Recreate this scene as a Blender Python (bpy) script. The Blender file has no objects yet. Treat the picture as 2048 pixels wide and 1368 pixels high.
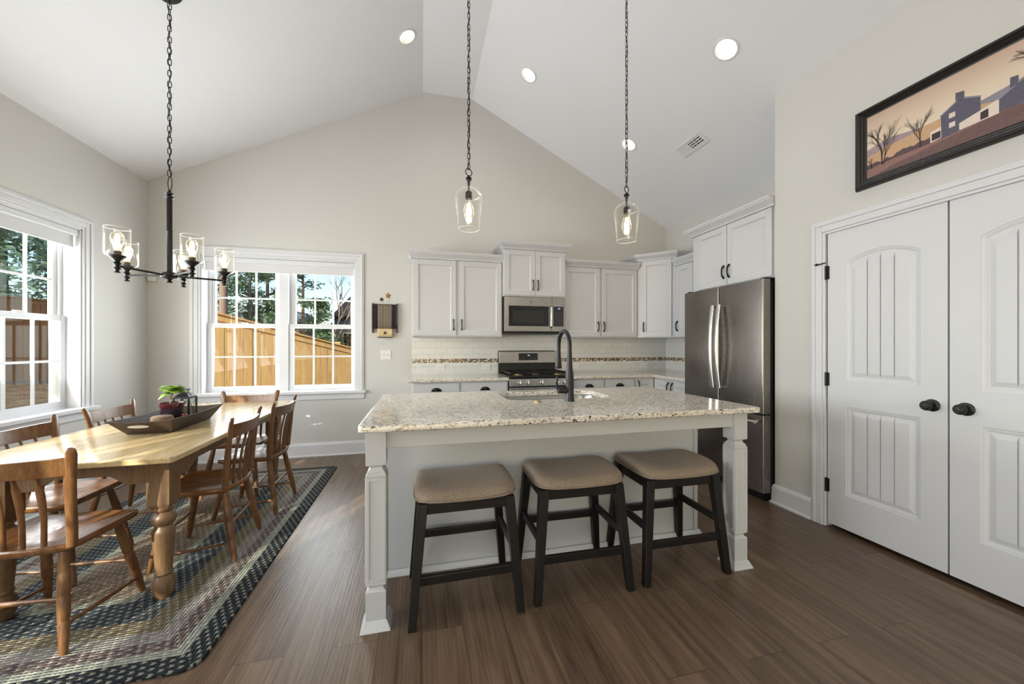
import bpy, bmesh, math, random
import numpy as np
from mathutils import Matrix, Vector
PI = math.pi
S = bpy.context.scene
COL = S.collection

# ---------------------------------------------------------------- camera
cam = bpy.data.cameras.new('camera'); camo = bpy.data.objects.new('camera', cam); COL.objects.link(camo)
camo.location = (0, 0, 1.25); camo.rotation_euler = (PI/2, 0, -math.radians(13.6))
cam.sensor_width = 36; cam.lens = 745/2048*36; cam.shift_y = 7.5/2048; cam.clip_start = .05; cam.clip_end = 300
S.camera = camo
# ---------------------------------------------------------------- sky, sun, daylight, exposure
S.view_settings.view_transform = 'Standard'; S.view_settings.look = 'None'
S.view_settings.exposure = -.13; S.view_settings.gamma = 1; S.view_settings.use_curve_mapping = False
W = bpy.data.worlds.new('sky'); S.world = W; W.use_nodes = True
wn = W.node_tree; bg = wn.nodes['Background']
sky = wn.nodes.new('ShaderNodeTexSky'); sky.sky_type = 'NISHITA'; sky.sun_disc = False
SUN_EL = math.radians(23); SUN_DIR = Vector((.507, .862, -math.tan(SUN_EL))).normalized()
sky.sun_elevation = math.radians(24); sky.sun_rotation = math.radians(200); sky.air_density = 1.0; sky.dust_density = 1.6; sky.altitude = 200
wn.links.new(sky.outputs[0], bg.inputs[0]); bg.inputs[1].default_value = .31
def light(name, typ, loc, energy, color=(1, 1, 1), rot=None, **kw):
    l = bpy.data.lights.new(name, typ); l.energy = energy; l.color = color
    for k, v in kw.items(): setattr(l, k, v)
    o = bpy.data.objects.new(name, l); COL.objects.link(o); o.location = loc
    if rot is not None: o.rotation_euler = rot
    return o
sun = light('sun', 'SUN', (-10, -20, 12), 10.0, (1, .93, .82), angle=math.radians(.6))
sun.rotation_euler = SUN_DIR.to_track_quat('-Z', 'Y').to_euler()
# area lamps for daylight at the windows; rear and gable ones are added fill
light('rear_fill', 'AREA', (-.7, -5.35, 1.65), 6, (.97, .98, 1), (PI/2, 0, 0), shape='RECTANGLE', size=4.6, size_y=2.2)  # added fill lamp behind the camera, source not in view
light('ceiling_fill', 'AREA', (.3, -5.35, 3.3), 50, (.99, .975, 1), (PI/2+1.15, 0, 0), shape='RECTANGLE', size=3.6, size_y=.9)  # unseen fill lamp, tilted up to brighten the ceiling
light('daylight_far_left', 'AREA', (-3.02, -.43, 1.5), 45, (.985, .97, 1), (PI/2+.45, 0, -PI/2), shape='RECTANGLE', size=1.4, size_y=1.3)
light('daylight_left', 'AREA', (-3.02, 1.34, 1.5), 150, (.985, .97, 1), (PI/2+.3, 0, -PI/2), shape='RECTANGLE', size=1.4, size_y=1.3)
light('daylight_side', 'AREA', (-3.02, 3.07, 1.5), 110, (.985, .97, 1), (PI/2+.3, 0, -PI/2), shape='RECTANGLE', size=1.4, size_y=1.3)
light('daylight_back', 'AREA', (-1.515, 4.9, 1.5), 72, (.985, .975, 1), (-PI/2-.15, 0, 0), shape='RECTANGLE', size=1.4, size_y=1.3)

# ---------------------------------------------------------------- small helpers
def lin(h):
    if isinstance(h, str):
        h = h.lstrip('#'); h = [int(h[i:i+2], 16)/255 for i in (0, 2, 4)]
    return tuple(c/12.92 if c <= .04045 else ((c+.055)/1.055)**2.4 for c in h)
def L4(h): return (*lin(h), 1)
class NT:
    """thin wrapper to wire shader nodes"""
    def __init__(s, name):
        s.m = bpy.data.materials.new(name); s.m.use_nodes = True
        s.t = s.m.node_tree; s.b = s.t.nodes['Principled BSDF']; s.out = s.t.nodes['Material Output']
    def n(s, typ, ins=None, **kw):
        nd = s.t.nodes.new('ShaderNode'+typ)
        for k, v in kw.items(): setattr(nd, k, v)
        for k, v in (ins or {}).items():
            if isinstance(v, bpy.types.NodeSocket): s.t.links.new(v, nd.inputs[k])
            else: nd.inputs[k].default_value = v
        return nd
    def math(s, op, a, b=0., c=None):
        ins = {0: a, 1: b}
        if c is not None: ins[2] = c
        return s.n('Math', ins, operation=op).outputs[0]
    def set(s, **kw):
        for k, v in kw.items():
            k = {'color': 'Base Color', 'rough': 'Roughness', 'metal': 'Metallic', 'spec': 'Specular IOR Level', 'normal': 'Normal', 'emit': 'Emission Color', 'estr': 'Emission Strength', 'coat': 'Coat Weight', 'sheen': 'Sheen Weight', 'aniso': 'Anisotropic'}[k]
            if isinstance(v, bpy.types.NodeSocket): s.t.links.new(v, s.b.inputs[k])
            else: s.b.inputs[k].default_value = v
        return s
    def obj(s): return s.n('TexCoord').outputs['Object']
    def mapping(s, v, scale=(1, 1, 1), rot=(0, 0, 0), loc=(0, 0, 0)):
        return s.n('Mapping', {'Vector': v, 'Scale': scale, 'Rotation': rot, 'Location': loc}).outputs[0]
    def noise(s, v, scale=5, detail=3, rough=.5, dist=0):
        return s.n('TexNoise', {'Vector': v, 'Scale': scale, 'Detail': detail, 'Roughness': rough, 'Distortion': dist})
    def ramp(s, f, stops, mode='LINEAR'):
        r = s.n('ValToRGB', {0: f}); cr = r.color_ramp; cr.interpolation = mode
        while len(cr.elements) < len(stops): cr.elements.new(.5)
        for e, (p, c) in zip(cr.elements, stops): e.position = p; e.color = c if len(c) == 4 else (*c, 1)
        return r.outputs[0]
    def mix(s, f, a, b, mode='MIX'):
        nd = s.n('Mix', None, data_type='RGBA', blend_type=mode)
        for i, v in ((0, f), (6, a), (7, b)):
            if isinstance(v, bpy.types.NodeSocket): s.t.links.new(v, nd.inputs[i])
            else: nd.inputs[i].default_value = v
        return nd.outputs[2]
    def bump(s, h, strength=.2, dist=.01):
        return s.n('Bump', {'Height': h, 'Strength': strength, 'Distance': dist}).outputs[0]
def plain(name, color, rough=.5, metal=0, spec=.5, nz=0, bump=0, bscale=60, coat=0):
    t = NT(name); c = L4(color); t.set(color=c, rough=rough, metal=metal, spec=spec, coat=coat)
    if nz or bump:
        v = t.obj(); n = t.noise(v, bscale, 4)
        if nz: t.set(color=t.mix(n.outputs[0], tuple(x*(1-nz) for x in c[:3])+(1,), tuple(min(1, x*(1+nz)) for x in c[:3])+(1,)))
        if bump: t.set(normal=t.bump(n.outputs[0], bump, .002))
    return t.m
M = {}
M['wall'] = plain('wall_paint', '#D0CEC9', .75, nz=.015, bump=.05, bscale=120)
M['ceil'] = plain('ceiling_paint', '#EBEBED', .85, nz=.01)
M['trim'] = plain('white_trim', '#DADADC', .4, nz=.01)
M['cab'] = plain('cabinet_white', '#D0D0D1', .42, nz=.01)
M['island'] = plain('island_white', '#CDCECF', .38, nz=.015, bscale=8)
M['door'] = plain('door_white', '#D8D8DA', .42, nz=.01)
M['black'] = plain('black_iron', '#1A1A1A', .38, metal=.4, nz=.15, bscale=40)
M['matte'] = plain('matte_black', '#131415', .4, metal=0, nz=.1)
M['blackglass'] = plain('black_glass', '#0C0C0D', .06, spec=.6, nz=.05)
M['plastic'] = plain('white_plastic', '#E4E3E0', .35, nz=.01)
M['darkside'] = plain('dark_grey_side', '#1B1A19', .5, nz=.1)
M['chrome'] = plain('bright_handle', '#D8D8D8', .22, metal=1, nz=.03)
M['candle'] = plain('red_candle', '#B83A34', .5, nz=.05)
M['soil'] = plain('soil', '#4A3527', .9, nz=.4, bump=.6)
M['straw'] = plain('woven_straw', '#8E7258', .8, nz=.35, bump=.8, bscale=150)
M['towel'] = plain('dark_towel', '#2A2029', .9, nz=.2, bscale=200)
M['cream'] = plain('cream_cloth', '#D9BF93', .9, nz=.12, bscale=150)
M['rustwood'] = plain('brown_stained_wood', '#46362E', .55, nz=.2)
M['starbrown'] = plain('rusty_star', '#9A6A35', .55, nz=.3)
M['starblack'] = plain('black_star', '#26262A', .5, nz=.2)
M['starwhite'] = plain('ivory_star', '#DCD6C2', .5, nz=.1)
M['brass'] = plain('brass', '#B9A27A', .3, metal=.9, nz=.1)
M['shade'] = plain('roller_shade', '#D6D6D6', .7, nz=.01)
M['rubber'] = plain('cooktop_black', '#101011', .42, nz=.2)
def stainless(name, col, rough, sx=(1, 1, 60)):
    t = NT(name); v = t.mapping(t.obj(), sx); n = t.noise(v, 14, 4, .6)
    c = lin(col); t.set(color=t.mix(n.outputs[0], (*[x*.9 for x in c], 1), (*[min(1, x*1.08) for x in c], 1)), metal=1, rough=t.math('MULTIPLY_ADD', n.outputs[0], .12, rough-.06))
    t.set(normal=t.bump(n.outputs[0], .03, .001)); return t.m
M['steel'] = stainless('brushed_steel', '#A9A7A4', .28, (60, 60, 1))
M['fridge'] = stainless('fridge_steel', '#8A8580', .26, (1, 60, 1.2))
M['sinksteel'] = stainless('sink_steel', '#B5B3B0', .3)
def emis(name, color, strength):
    t = NT(name); t.set(color=(0, 0, 0, 1), emit=L4(color), estr=strength); return t.m
M['lamp'] = emis('lamp_glow', '#FFFAF2', 5)
M['filament'] = emis('filament_glow', '#FFE9C4', 14)
M['led'] = emis('led_digits', '#C6D4FF', 2.5)
def thin_glass(name, tint='#FFFFFF', ior=1.45, base=.03, rough=.0, edge=0., refl=1.):
    t = NT(name); nd = t.t.nodes
    nd.remove(t.b)
    bf = t.n('NewGeometry').outputs['Backfacing']         # same reflectance on both faces of the thin pane
    fr = t.n('Fresnel', {'IOR': t.math('MULTIPLY_ADD', bf, 1/ior-ior, ior)}).outputs[0]
    tr = t.n('BsdfTransparent', {'Color': L4(tint)}).outputs[0]
    gl = t.n('BsdfGlossy', {'Color': (1, 1, 1, 1), 'Roughness': rough}).outputs[0]
    f = t.math('MULTIPLY_ADD', fr, refl, base)
    mx = t.n('MixShader', {0: f, 1: tr, 2: gl}).outputs[0]
    if edge:
        lw = t.n('LayerWeight', {'Blend': .5}).outputs['Facing']
        p = t.math('MULTIPLY', t.math('POWER', lw, 3.), edge)
        df = t.n('BsdfDiffuse', {'Color': (.95, .95, .94, 1)}).outputs[0]
        tl = t.n('BsdfTranslucent', {'Color': (.95, .95, .94, 1)}).outputs[0]
        dd = t.n('MixShader', {0: .5, 1: df, 2: tl}).outputs[0]
        mx = t.n('MixShader', {0: p, 1: mx, 2: dd}).outputs[0]
    t.t.links.new(mx, t.out.inputs[0]); return t.m
M['pane'] = thin_glass('window_glass', '#F4F8F6', base=.0, refl=.14)
M['lampglass'] = thin_glass('clear_lamp_glass', '#FBFBF8', 1.5, .015, edge=.22)
M['bulbglass'] = thin_glass('bulb_glass', '#FFFAF0', 1.45, .02, edge=.2)

def wood(name, c0, c1, c2, scale=(14, 1.2, 14), rough=.4, sc=3., coat=0.):
    t = NT(name); v = t.mapping(t.obj(), scale)
    n = t.noise(v, sc, 6, .6, .4); n2 = t.noise(v, sc*5, 4, .7, .2)
    f = t.math('MULTIPLY_ADD', n2.outputs[0], .45, t.math('MULTIPLY', n.outputs[0], .62))
    t.set(color=t.ramp(f, [(.34, lin(c0)), (.52, lin(c1)), (.72, lin(c2))]), rough=rough, coat=coat, normal=t.bump(f, .06, .002))
    return t.m
M['chair'] = wood('oak_chair_wood', '#4A301D', '#6F4A2B', '#88643F', (9, 9, 1.3), .3)
M['seat'] = wood('oak_seat_wood', '#52351F', '#744C2B', '#8C6540', (14, 1.3, 8), .22)
def table_top():
    m = wood('pine_table_top', '#AC8F62', '#C6AC80', '#D6C098', (12, .8, 8), .16); nt = m.node_tree; b = nt.nodes['Principled BSDF']; old = b.inputs['Base Color'].links[0].from_socket
    t = NT.__new__(NT); t.m = m; t.t = nt; t.b = b
    x = t.n('SeparateXYZ', {0: t.obj()}); a = t.math('DIVIDE', t.math('ADD', x.outputs[0], 2.), .219); k = t.math('LESS_THAN', t.math('FRACT', a), .008)
    kn = t.noise(t.mapping(t.obj(), (7, 3.5, 1)), 2.2, 2, .5).outputs[0]
    c = t.mix(t.math('MULTIPLY', k, .55), old, L4('#5C4528')); c = t.mix(t.ramp(kn, [(.735, (0, 0, 0)), (.76, (.8, .8, .8))]), c, L4('#6B4A2A'))
    t.set(color=c); return m
M['pine'] = table_top()
M['pineleg'] = wood('pine_table_leg', '#5E4630', '#74583D', '#8B6D4C', (9, 9, 1.2), .4)
M['espresso'] = wood('espresso_wood', '#0B0807', '#120D0B', '#1C1410', (10, 10, 1.2), .42)
M['traywood'] = wood('old_tray_wood', '#1E150F', '#35261A', '#4E3B2B', (14, 1.4, 10), .68)
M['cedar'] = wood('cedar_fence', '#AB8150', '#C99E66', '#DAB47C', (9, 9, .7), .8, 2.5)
M['cedarbrown'] = wood('brown_cedar', '#6E4522', '#8A5A2C', '#A67440', (9, 9, .7), .8, 2.5)  # darker brown than the other fence wood
def granite():
    t = NT('granite'); v = t.obj()
    n1 = t.noise(t.mapping(v, (5, 9, 7)), 1.3, 4, .6, .6).outputs[0]
    n2 = t.noise(t.mapping(v, (26, 48, 40)), 1.3, 4, .7, .5).outputs[0]
    n3 = t.noise(t.mapping(v, (70, 120, 100)), 1.1, 3, .6).outputs[0]
    c = t.ramp(n1, [(.30, lin('#DAD5CB')), (.46, lin('#EDE6DA')), (.58, lin('#EFE7D8')), (.74, lin('#E3D0B9'))])
    c = t.mix(t.ramp(n2, [(.53, (0, 0, 0)), (.60, (.75, .75, .75))]), c, L4('#94897D'))
    c = t.mix(t.ramp(n2, [(.36, (1, 1, 1)), (.41, (0, 0, 0))]), c, L4('#3A332F'))
    c = t.mix(t.ramp(n3, [(.585, (0, 0, 0)), (.63, (.85, .85, .85))]), c, L4('#4B423C'))
    t.set(color=c, rough=.09, spec=.6); return t.m
M['granite'] = granite()
def floor_mat():
    t = NT('plank_floor'); v = t.obj()
    sw = t.n('Mapping', {'Vector': v, 'Rotation': (0, 0, PI/2)}).outputs[0]
    br = t.n('TexBrick', {'Vector': sw, 'Color1': (.2, .2, .2, 1), 'Color2': (.8, .8, .8, 1), 'Mortar': (0, 0, 0, 1), 'Scale': 1, 'Mortar Size': .0012, 'Mortar Smooth': .1, 'Bias': 0, 'Brick Width': 1.22, 'Row Height': .18}, offset=.37)
    sep = t.n('SeparateColor', {0: br.outputs[0]}).outputs[0]
    off = t.n('CombineXYZ', {0: t.math('MULTIPLY', sep, 3.7), 1: t.math('MULTIPLY', sep, 9.1), 2: 0.}).outputs[0]
    vv = t.n('VectorMath', {0: v, 1: off}, operation='ADD').outputs[0]
    n = t.noise(t.mapping(vv, (16, 1.0, 1)), 1.6, 6, .62, .5).outputs[0]
    fine = t.noise(t.mapping(vv, (150, 5, 1)), 1.4, 4, .6).outputs[0]
    wv = t.n('TexWave', {'Vector': t.mapping(vv, (7, .42, 1)), 'Scale': 2.6, 'Distortion': 9, 'Detail': 3, 'Detail Scale': .9}, wave_type='BANDS', bands_direction='X').outputs[1]
    f = t.math('ADD', t.math('MULTIPLY', n, .62), t.math('ADD', t.math('MULTIPLY', fine, .22), t.math('MULTIPLY', sep, .16)))
    c = t.ramp(f, [(.33, lin('#433226')), (.5, lin('#665241')), (.66, lin('#826B57'))])
    c = t.mix(t.math('MULTIPLY', t.ramp(wv, [(.0, (1, 1, 1)), (.16, (0, 0, 0))]), .28), c, L4('#8A745C'))
    c = t.mix(t.math('MULTIPLY', br.outputs[1], .75), c, L4('#1E150F'))
    c = t.mix(t.math('MULTIPLY', t.ramp(wv, [(.42, (0, 0, 0)), (.5, (1, 1, 1)), (.58, (0, 0, 0))]), .4), c, L4('#33261D'))
    h = t.math('SUBTRACT', t.math('ADD', t.math('MULTIPLY', fine, .7), t.math('MULTIPLY', wv, .25)), br.outputs[1])
    t.set(color=c, rough=t.math('MULTIPLY_ADD', fine, .16, .27), spec=.5, normal=t.bump(h, .3, .002)); return t.m
M['floor'] = floor_mat()
def tile_mat(ax):
    t = NT('subway_tile'); s = t.n('SeparateXYZ', {0: t.obj()})
    v = t.n('CombineXYZ', {0: s.outputs[ax], 1: s.outputs[2], 2: 0.}).outputs[0]
    br = t.n('TexBrick', {'Vector': v, 'Color1': L4('#DFDFDC'), 'Color2': L4('#D9D9D6'), 'Mortar': L4('#BDBAB4'), 'Scale': 1, 'Mortar Size': .0016, 'Mortar Smooth': .3, 'Brick Width': .152, 'Row Height': .0765})
    t.set(color=br.outputs[0], rough=.14, normal=t.bump(t.math('SUBTRACT', 1., br.outputs[1]), .5, .003)); return t.m
M['tile0'] = tile_mat(0); M['tile1'] = tile_mat(1)
def mosaic(ax):
    t = NT('mosaic'); s = t.n('SeparateXYZ', {0: t.obj()}); p = .0155
    a = t.math('DIVIDE', s.outputs[ax], p); b = t.math('DIVIDE', s.outputs[2], p)
    w = t.n('TexWhiteNoise', {0: t.n('CombineXYZ', {0: t.math('FLOOR', a), 1: t.math('FLOOR', b), 2: 0.}).outputs[0]}, noise_dimensions='3D').outputs[0]
    c = t.ramp(w, [(0, lin('#1F1712')), (.22, lin('#6B4A2F')), (.42, lin('#C8B79A')), (.62, lin('#3B2A1E')), (.78, lin('#9C7F5C')), (.9, lin('#DAD3C4'))], 'CONSTANT')
    g = t.math('MAXIMUM', t.math('LESS_THAN', t.math('FRACT', a), .1), t.math('LESS_THAN', t.math('FRACT', b), .1))
    t.set(color=t.mix(g, c, L4('#CFCAC0')), rough=.15); return t.m
M['mosaic0'] = mosaic(0); M['mosaic1'] = mosaic(1)
def fabric():
    t = NT('tweed_fabric'); v = t.obj()
    a = t.noise(t.mapping(v, (420, 160, 200)), 1.2, 2, .6).outputs[0]; b = t.noise(t.mapping(v, (160, 420, 200)), 1.2, 2, .6).outputs[0]
    f = t.math('MULTIPLY', t.math('ADD', a, b), .5)
    t.set(color=t.ramp(f, [(.32, lin('#64564A')), (.5, lin('#93816F')), (.68, lin('#B5A592'))]), rough=.9, sheen=.15, normal=t.bump(f, .5, .003)); return t.m
M['fabric'] = fabric()
def check_mat():
    t = NT('checked_cloth'); s = t.n('SeparateXYZ', {0: t.obj()}); p = .0165
    a = t.math('LESS_THAN', t.math('FRACT', t.math('DIVIDE', s.outputs[0], p)), .5); b = t.math('LESS_THAN', t.math('FRACT', t.math('DIVIDE', s.outputs[2], p)), .5)
    t.set(color=t.ramp(t.math('MULTIPLY', t.math('ADD', a, b), .5), [(0, lin('#B9A88C')), (.4, lin('#6E6156')), (.8, lin('#1E191B'))], 'CONSTANT'), rough=.9); return t.m
M['check'] = check_mat()
RUGHW, RUGHL = .735, 1.25
def rug_mat():
    t = NT('braided_rug'); s = t.n('SeparateXYZ', {0: t.obj()}); r = .07
    ax = t.math('ABSOLUTE', s.outputs[0]); ay = t.math('ABSOLUTE', s.outputs[1])
    qx = t.math('SUBTRACT', ax, RUGHW-r); qy = t.math('SUBTRACT', ay, RUGHL-r)
    mx = t.math('MAXIMUM', qx, 0.); my = t.math('MAXIMUM', qy, 0.)
    ln = t.math('SQRT', t.math('ADD', t.math('MULTIPLY', mx, mx), t.math('MULTIPLY', my, my)))
    d = t.math('SUBTRACT', r, t.math('ADD', ln, t.math('MINIMUM', t.math('MAXIMUM', qx, qy), 0.)))
    side = t.math('GREATER_THAN', qx, qy)
    al = t.math('ADD', t.math('MULTIPLY', side, s.outputs[1]), t.math('MULTIPLY', t.math('SUBTRACT', 1., side), s.outputs[0]))
    p = .0145
    rn = t.math('DIVIDE', d, p); ring = t.math('FLOOR', rn); fr = t.math('FRACT', rn)
    slant = t.math('MULTIPLY', t.math('ABSOLUTE', t.math('SUBTRACT', fr, .5)), .9)
    tt = t.math('ADD', t.math('ADD', t.math('DIVIDE', al, .016), slant), t.math('MULTIPLY', ring, .37))
    cell = t.math('FLOOR', tt)
    w = t.n('TexWhiteNoise', {0: t.n('CombineXYZ', {0: ring, 1: cell, 2: side}).outputs[0]}, noise_dimensions='3D').outputs[0]
    alt = t.math('FRACT', t.math('MULTIPLY', cell, .3334))
    f = t.math('ADD', t.math('MULTIPLY', w, .5), t.math('MULTIPLY', t.math('GREATER_THAN', alt, .6), .4))
    dn = t.math('DIVIDE', t.math('MULTIPLY', t.math('ADD', ring, .5), p), .75)
    B = [0, .080, .128, .190, .262, .345, .500, .545]
    A_ = ['#1D2126', '#7D8177', '#463A40', '#77736F', '#665B48', '#22272E', '#74766A', '#705E4E']
    C_ = ['#2C3238', '#A0A195', '#7C6C65', '#968F8A', '#7B7059', '#4C555B', '#959483', '#857261']
    ca = t.ramp(dn, [(b/.75, lin(c)) for b, c in zip(B, A_)], 'CONSTANT'); cb = t.ramp(dn, [(b/.75, lin(c)) for b, c in zip(B, C_)], 'CONSTANT')
    c = t.mix(f, ca, cb)
    fl = t.math('LESS_THAN', t.math('FRACT', t.math('MULTIPLY', t.math('ADD', cell, t.math('MULTIPLY', ring, 2.)), .25)), .2)
    c = t.mix(t.math('MULTIPLY', fl, .42), c, L4('#BDB9A8'))
    hgt = t.math('MULTIPLY', t.math('SINE', t.math('MULTIPLY', fr, PI)), t.math('ADD', .6, t.math('MULTIPLY', .4, t.math('SINE', t.math('MULTIPLY', t.math('FRACT', tt), PI)))))
    c = t.mix(t.math('MULTIPLY', t.math('LESS_THAN', t.math('MINIMUM', fr, t.math('SUBTRACT', 1., fr)), .09), .45), c, L4('#23231F'))
    t.set(color=c, rough=.95, spec=.2, normal=t.bump(hgt, .9, .006)); return t.m
M['rug'] = rug_mat()
# ---------------------------------------------------------------- mesh building
WL = {}                                   # world base of an object while the scene is laid out
class MB:
    """collects shapes and links them as ONE mesh object"""
    def __init__(s, xf=None): s.v = []; s.f = []; s.xf = xf; s.mi = []; s.cur = 0
    def add(s, vs, fs):
        b = len(s.v); s.v += [tuple(v) for v in vs]; s.f += [tuple(i+b for i in f) for f in fs]; s.mi += [s.cur]*len(fs); return s
    def box(s, x0, x1, y0, y1, z0, z1):
        x0, x1 = sorted((x0, x1)); y0, y1 = sorted((y0, y1)); z0, z1 = sorted((z0, z1))
        return s.add([(x0, y0, z0), (x1, y0, z0), (x1, y1, z0), (x0, y1, z0), (x0, y0, z1), (x1, y0, z1), (x1, y1, z1), (x0, y1, z1)],
                     [(3, 2, 1, 0), (4, 5, 6, 7), (0, 1, 5, 4), (1, 2, 6, 5), (2, 3, 7, 6), (3, 0, 4, 7)])
    def hexa(s, bot, top):                # two quads, same winding (counter-clockwise seen from above)
        return s.add(list(bot)+list(top), [(3, 2, 1, 0), (4, 5, 6, 7), (0, 1, 5, 4), (1, 2, 6, 5), (2, 3, 7, 6), (3, 0, 4, 7)])
    def prism(s, poly, a0, a1, axis=1):   # polygon extruded along an axis
        def mk(p, a):
            return {0: (a, p[0], p[1]), 1: (p[0], a, p[1]), 2: (p[0], p[1], a)}[axis]
        n = len(poly); vs = [mk(p, a0) for p in poly]+[mk(p, a1) for p in poly]
        fs = [tuple(range(n)), tuple(range(2*n-1, n-1, -1))]+[(i, i+n, (i+1) % n+n, (i+1) % n) for i in range(n)]
        return s.add(vs, fs)
    def loft(s, rings, cap=True, closed=True):
        n = len(rings[0]); vs = [p for r in rings for p in r]; fs = []
        for k in range(len(rings)-1):
            for i in range(n if closed else n-1):
                j = (i+1) % n; fs.append((k*n+i, k*n+j, (k+1)*n+j, (k+1)*n+i))
        if cap: fs += [tuple(range(n-1, -1, -1)), tuple(range((len(rings)-1)*n, len(rings)*n))]
        return s.add(vs, fs)
    def lathe(s, prof, o=(0, 0, 0), n=20, axis=Vector((0, 0, 1)), cap=True):
        q = Vector((0, 0, 1)).rotation_difference(Vector(axis).normalized()); o = Vector(o)
        rings = [[o+q @ Vector((r*math.cos(2*PI*i/n), r*math.sin(2*PI*i/n), z)) for i in range(n)] for r, z in prof]
        return s.loft(rings, cap)
    def tube(s, pts, r, n=8, cap=True, closed=False, flat=None, up=None):
        """round (or elliptical: r may be a list of radii or (ru, rv) pairs) sweep along points"""
        P = [Vector(p) for p in pts]; rings = []; m = len(P)
        ref = Vector(up) if up else None
        for i, p in enumerate(P):
            if closed: t = P[(i+1) % m]-P[i-1]
            else: t = P[min(i+1, m-1)]-P[max(i-1, 0)]
            t.normalize()
            if ref is None: ref = Vector((0, 0, 1)) if abs(t.z) < .9 else Vector((1, 0, 0))
            u = ref-t*ref.dot(t)
            if u.length < 1e-5: u = t.orthogonal()
            u.normalize(); w = t.cross(u)
            if not up: ref = u
            rr = r[i] if isinstance(r, (list, tuple)) else r
            ru, rv = rr if isinstance(rr, (list, tuple)) else (rr, rr)
            rings.append([p+u*ru*math.cos(2*PI*k/n)+w*rv*math.sin(2*PI*k/n) for k in range(n)])
        if closed: rings.append(rings[0])
        return s.loft(rings, cap and not closed)
    def bar(s, a, b, w, h, up=(0, 0, 1), w2=None, h2=None):
        """square bar from a to b, w across, h along up"""
        a = Vector(a); b = Vector(b); t = (b-a).normalized(); u = Vector(up); u = (u-t*u.dot(t)).normalized(); x = t.cross(u)
        R = []
        for p, ww, hh in ((a, w, h), (b, w2 or w, h2 or h)):
            R.append([p+x*ww/2*sx+u*hh/2*sy for sx, sy in ((-1, -1), (1, -1), (1, 1), (-1, 1))])
        return s.loft(R)
    def leg(s, foot, top, w, w2=None):    # splayed square leg with level ends
        w2 = w2 or w; f = Vector(foot); t = Vector(top)
        sq = ((-1, -1), (1, -1), (1, 1), (-1, 1))
        return s.loft([[f+Vector((a*w/2, b*w/2, 0)) for a, b in sq], [t+Vector((a*w2/2, b*w2/2, 0)) for a, b in sq]])
    def sweep(s, prof, path, closed=False, zup=True):
        """profile (out, z) swept along an xy path with mitred corners; out is to the right of travel"""
        P = [Vector((p[0], p[1])) for p in path]; m = len(P); z0 = path[0][2] if len(path[0]) > 2 else 0; rings = []
        for i, p in enumerate(P):
            d0 = (P[i]-P[i-1]).normalized() if (i > 0 or closed) else None
            d1 = (P[(i+1) % m]-P[i]).normalized() if (i < m-1 or closed) else None
            if d0 is None: d0 = d1
            if d1 is None: d1 = d0
            n0 = Vector((d0.y, -d0.x)); n1 = Vector((d1.y, -d1.x)); b = n0+n1; b = b/(b.length_squared/2) if b.length > 1e-6 else n0
            rings.append([Vector((p.x+b.x*o, p.y+b.y*o, z0+z)) for o, z in prof])
        if closed: rings.append(rings[0])
        return s.loft(rings, not closed)
    def sphere(s, c, r, n=12, m=8, sc=(1, 1, 1)):
        c = Vector(c)
        rings = [[c+Vector((r*sc[0]*math.sin(PI*k/m)*math.cos(2*PI*i/n), r*sc[1]*math.sin(PI*k/m)*math.sin(2*PI*i/n), -r*sc[2]*math.cos(PI*k/m))) for i in range(n)] for k in range(1, m)]
        return s.loft(rings)
    def build(s, name, mat, parent=None, smooth=None, bevel=0, seg=2, label=None, loc=None):
        base = Vector(loc) if loc is not None else (WL.get(parent, Vector()) if parent is not None else Vector())
        me = bpy.data.meshes.new(name); vs = s.v
        if s.xf is not None: vs = [s.xf @ Vector(v) for v in vs]
        me.from_pydata([tuple(Vector(v)-base) for v in vs], [], s.f)
        for m in (mat if isinstance(mat, (list, tuple)) else [mat]): me.materials.append(m)
        if any(s.mi): me.polygons.foreach_set('material_index', s.mi)
        bm = bmesh.new(); bm.from_mesh(me); bmesh.ops.recalc_face_normals(bm, faces=bm.faces); bm.to_mesh(me); bm.free()
        if smooth:
            me.polygons.foreach_set('use_smooth', [True]*len(me.polygons)); me.set_sharp_from_angle(angle=math.radians(smooth))
        o = bpy.data.objects.new(name, me); COL.objects.link(o)
        if parent is not None: o.parent = parent; WL[o] = base
        else: o.location = base; WL[o] = base
        if bevel:
            b = o.modifiers.new('edge', 'BEVEL'); b.width = bevel; b.segments = seg; b.limit_method = 'ANGLE'; b.angle_limit = math.radians(40); b.harden_normals = False
        if label: o['label'] = label
        return o
def tag(o, label=None, cat=None, group=None, kind=None):
    if label: o['label'] = label
    if cat: o['category'] = cat
    if group: o['group'] = group
    if kind: o['kind'] = kind
    return o
def thing(name, label=None, cat=None, loc=(0, 0, 0), group=None, kind=None):
    o = bpy.data.objects.new(name, None); COL.objects.link(o); o.location = loc; WL[o] = Vector(loc); o.empty_display_size = .05
    return tag(o, label, cat, group, kind)
def copy_tree(o, parent=None):
    c = o.copy(); COL.objects.link(c)
    if parent is not None: c.parent = parent
    for ch in list(o.children): copy_tree(ch, c)
    return c
def struct(mb, name, mat, **k): return tag(mb.build(name, mat, **k), kind='structure')
def rotz(a, loc=(0, 0, 0)): return Matrix.Translation(loc) @ Matrix.Rotation(a, 4, 'Z')
def fill_with_holes(mb, outer, holes):
    """planar face with holes; outer and holes are 3d loops"""
    bm = bmesh.new(); es = []
    for lp in [outer]+holes:
        vs = [bm.verts.new(p) for p in lp]
        es += [bm.edges.new((vs[i], vs[(i+1) % len(vs)])) for i in range(len(vs))]
    bmesh.ops.triangle_fill(bm, use_beauty=True, edges=es)
    bm.verts.index_update(); mb.add([v.co.copy() for v in bm.verts], [[v.index for v in f.verts] for f in bm.faces]); bm.free()

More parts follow.
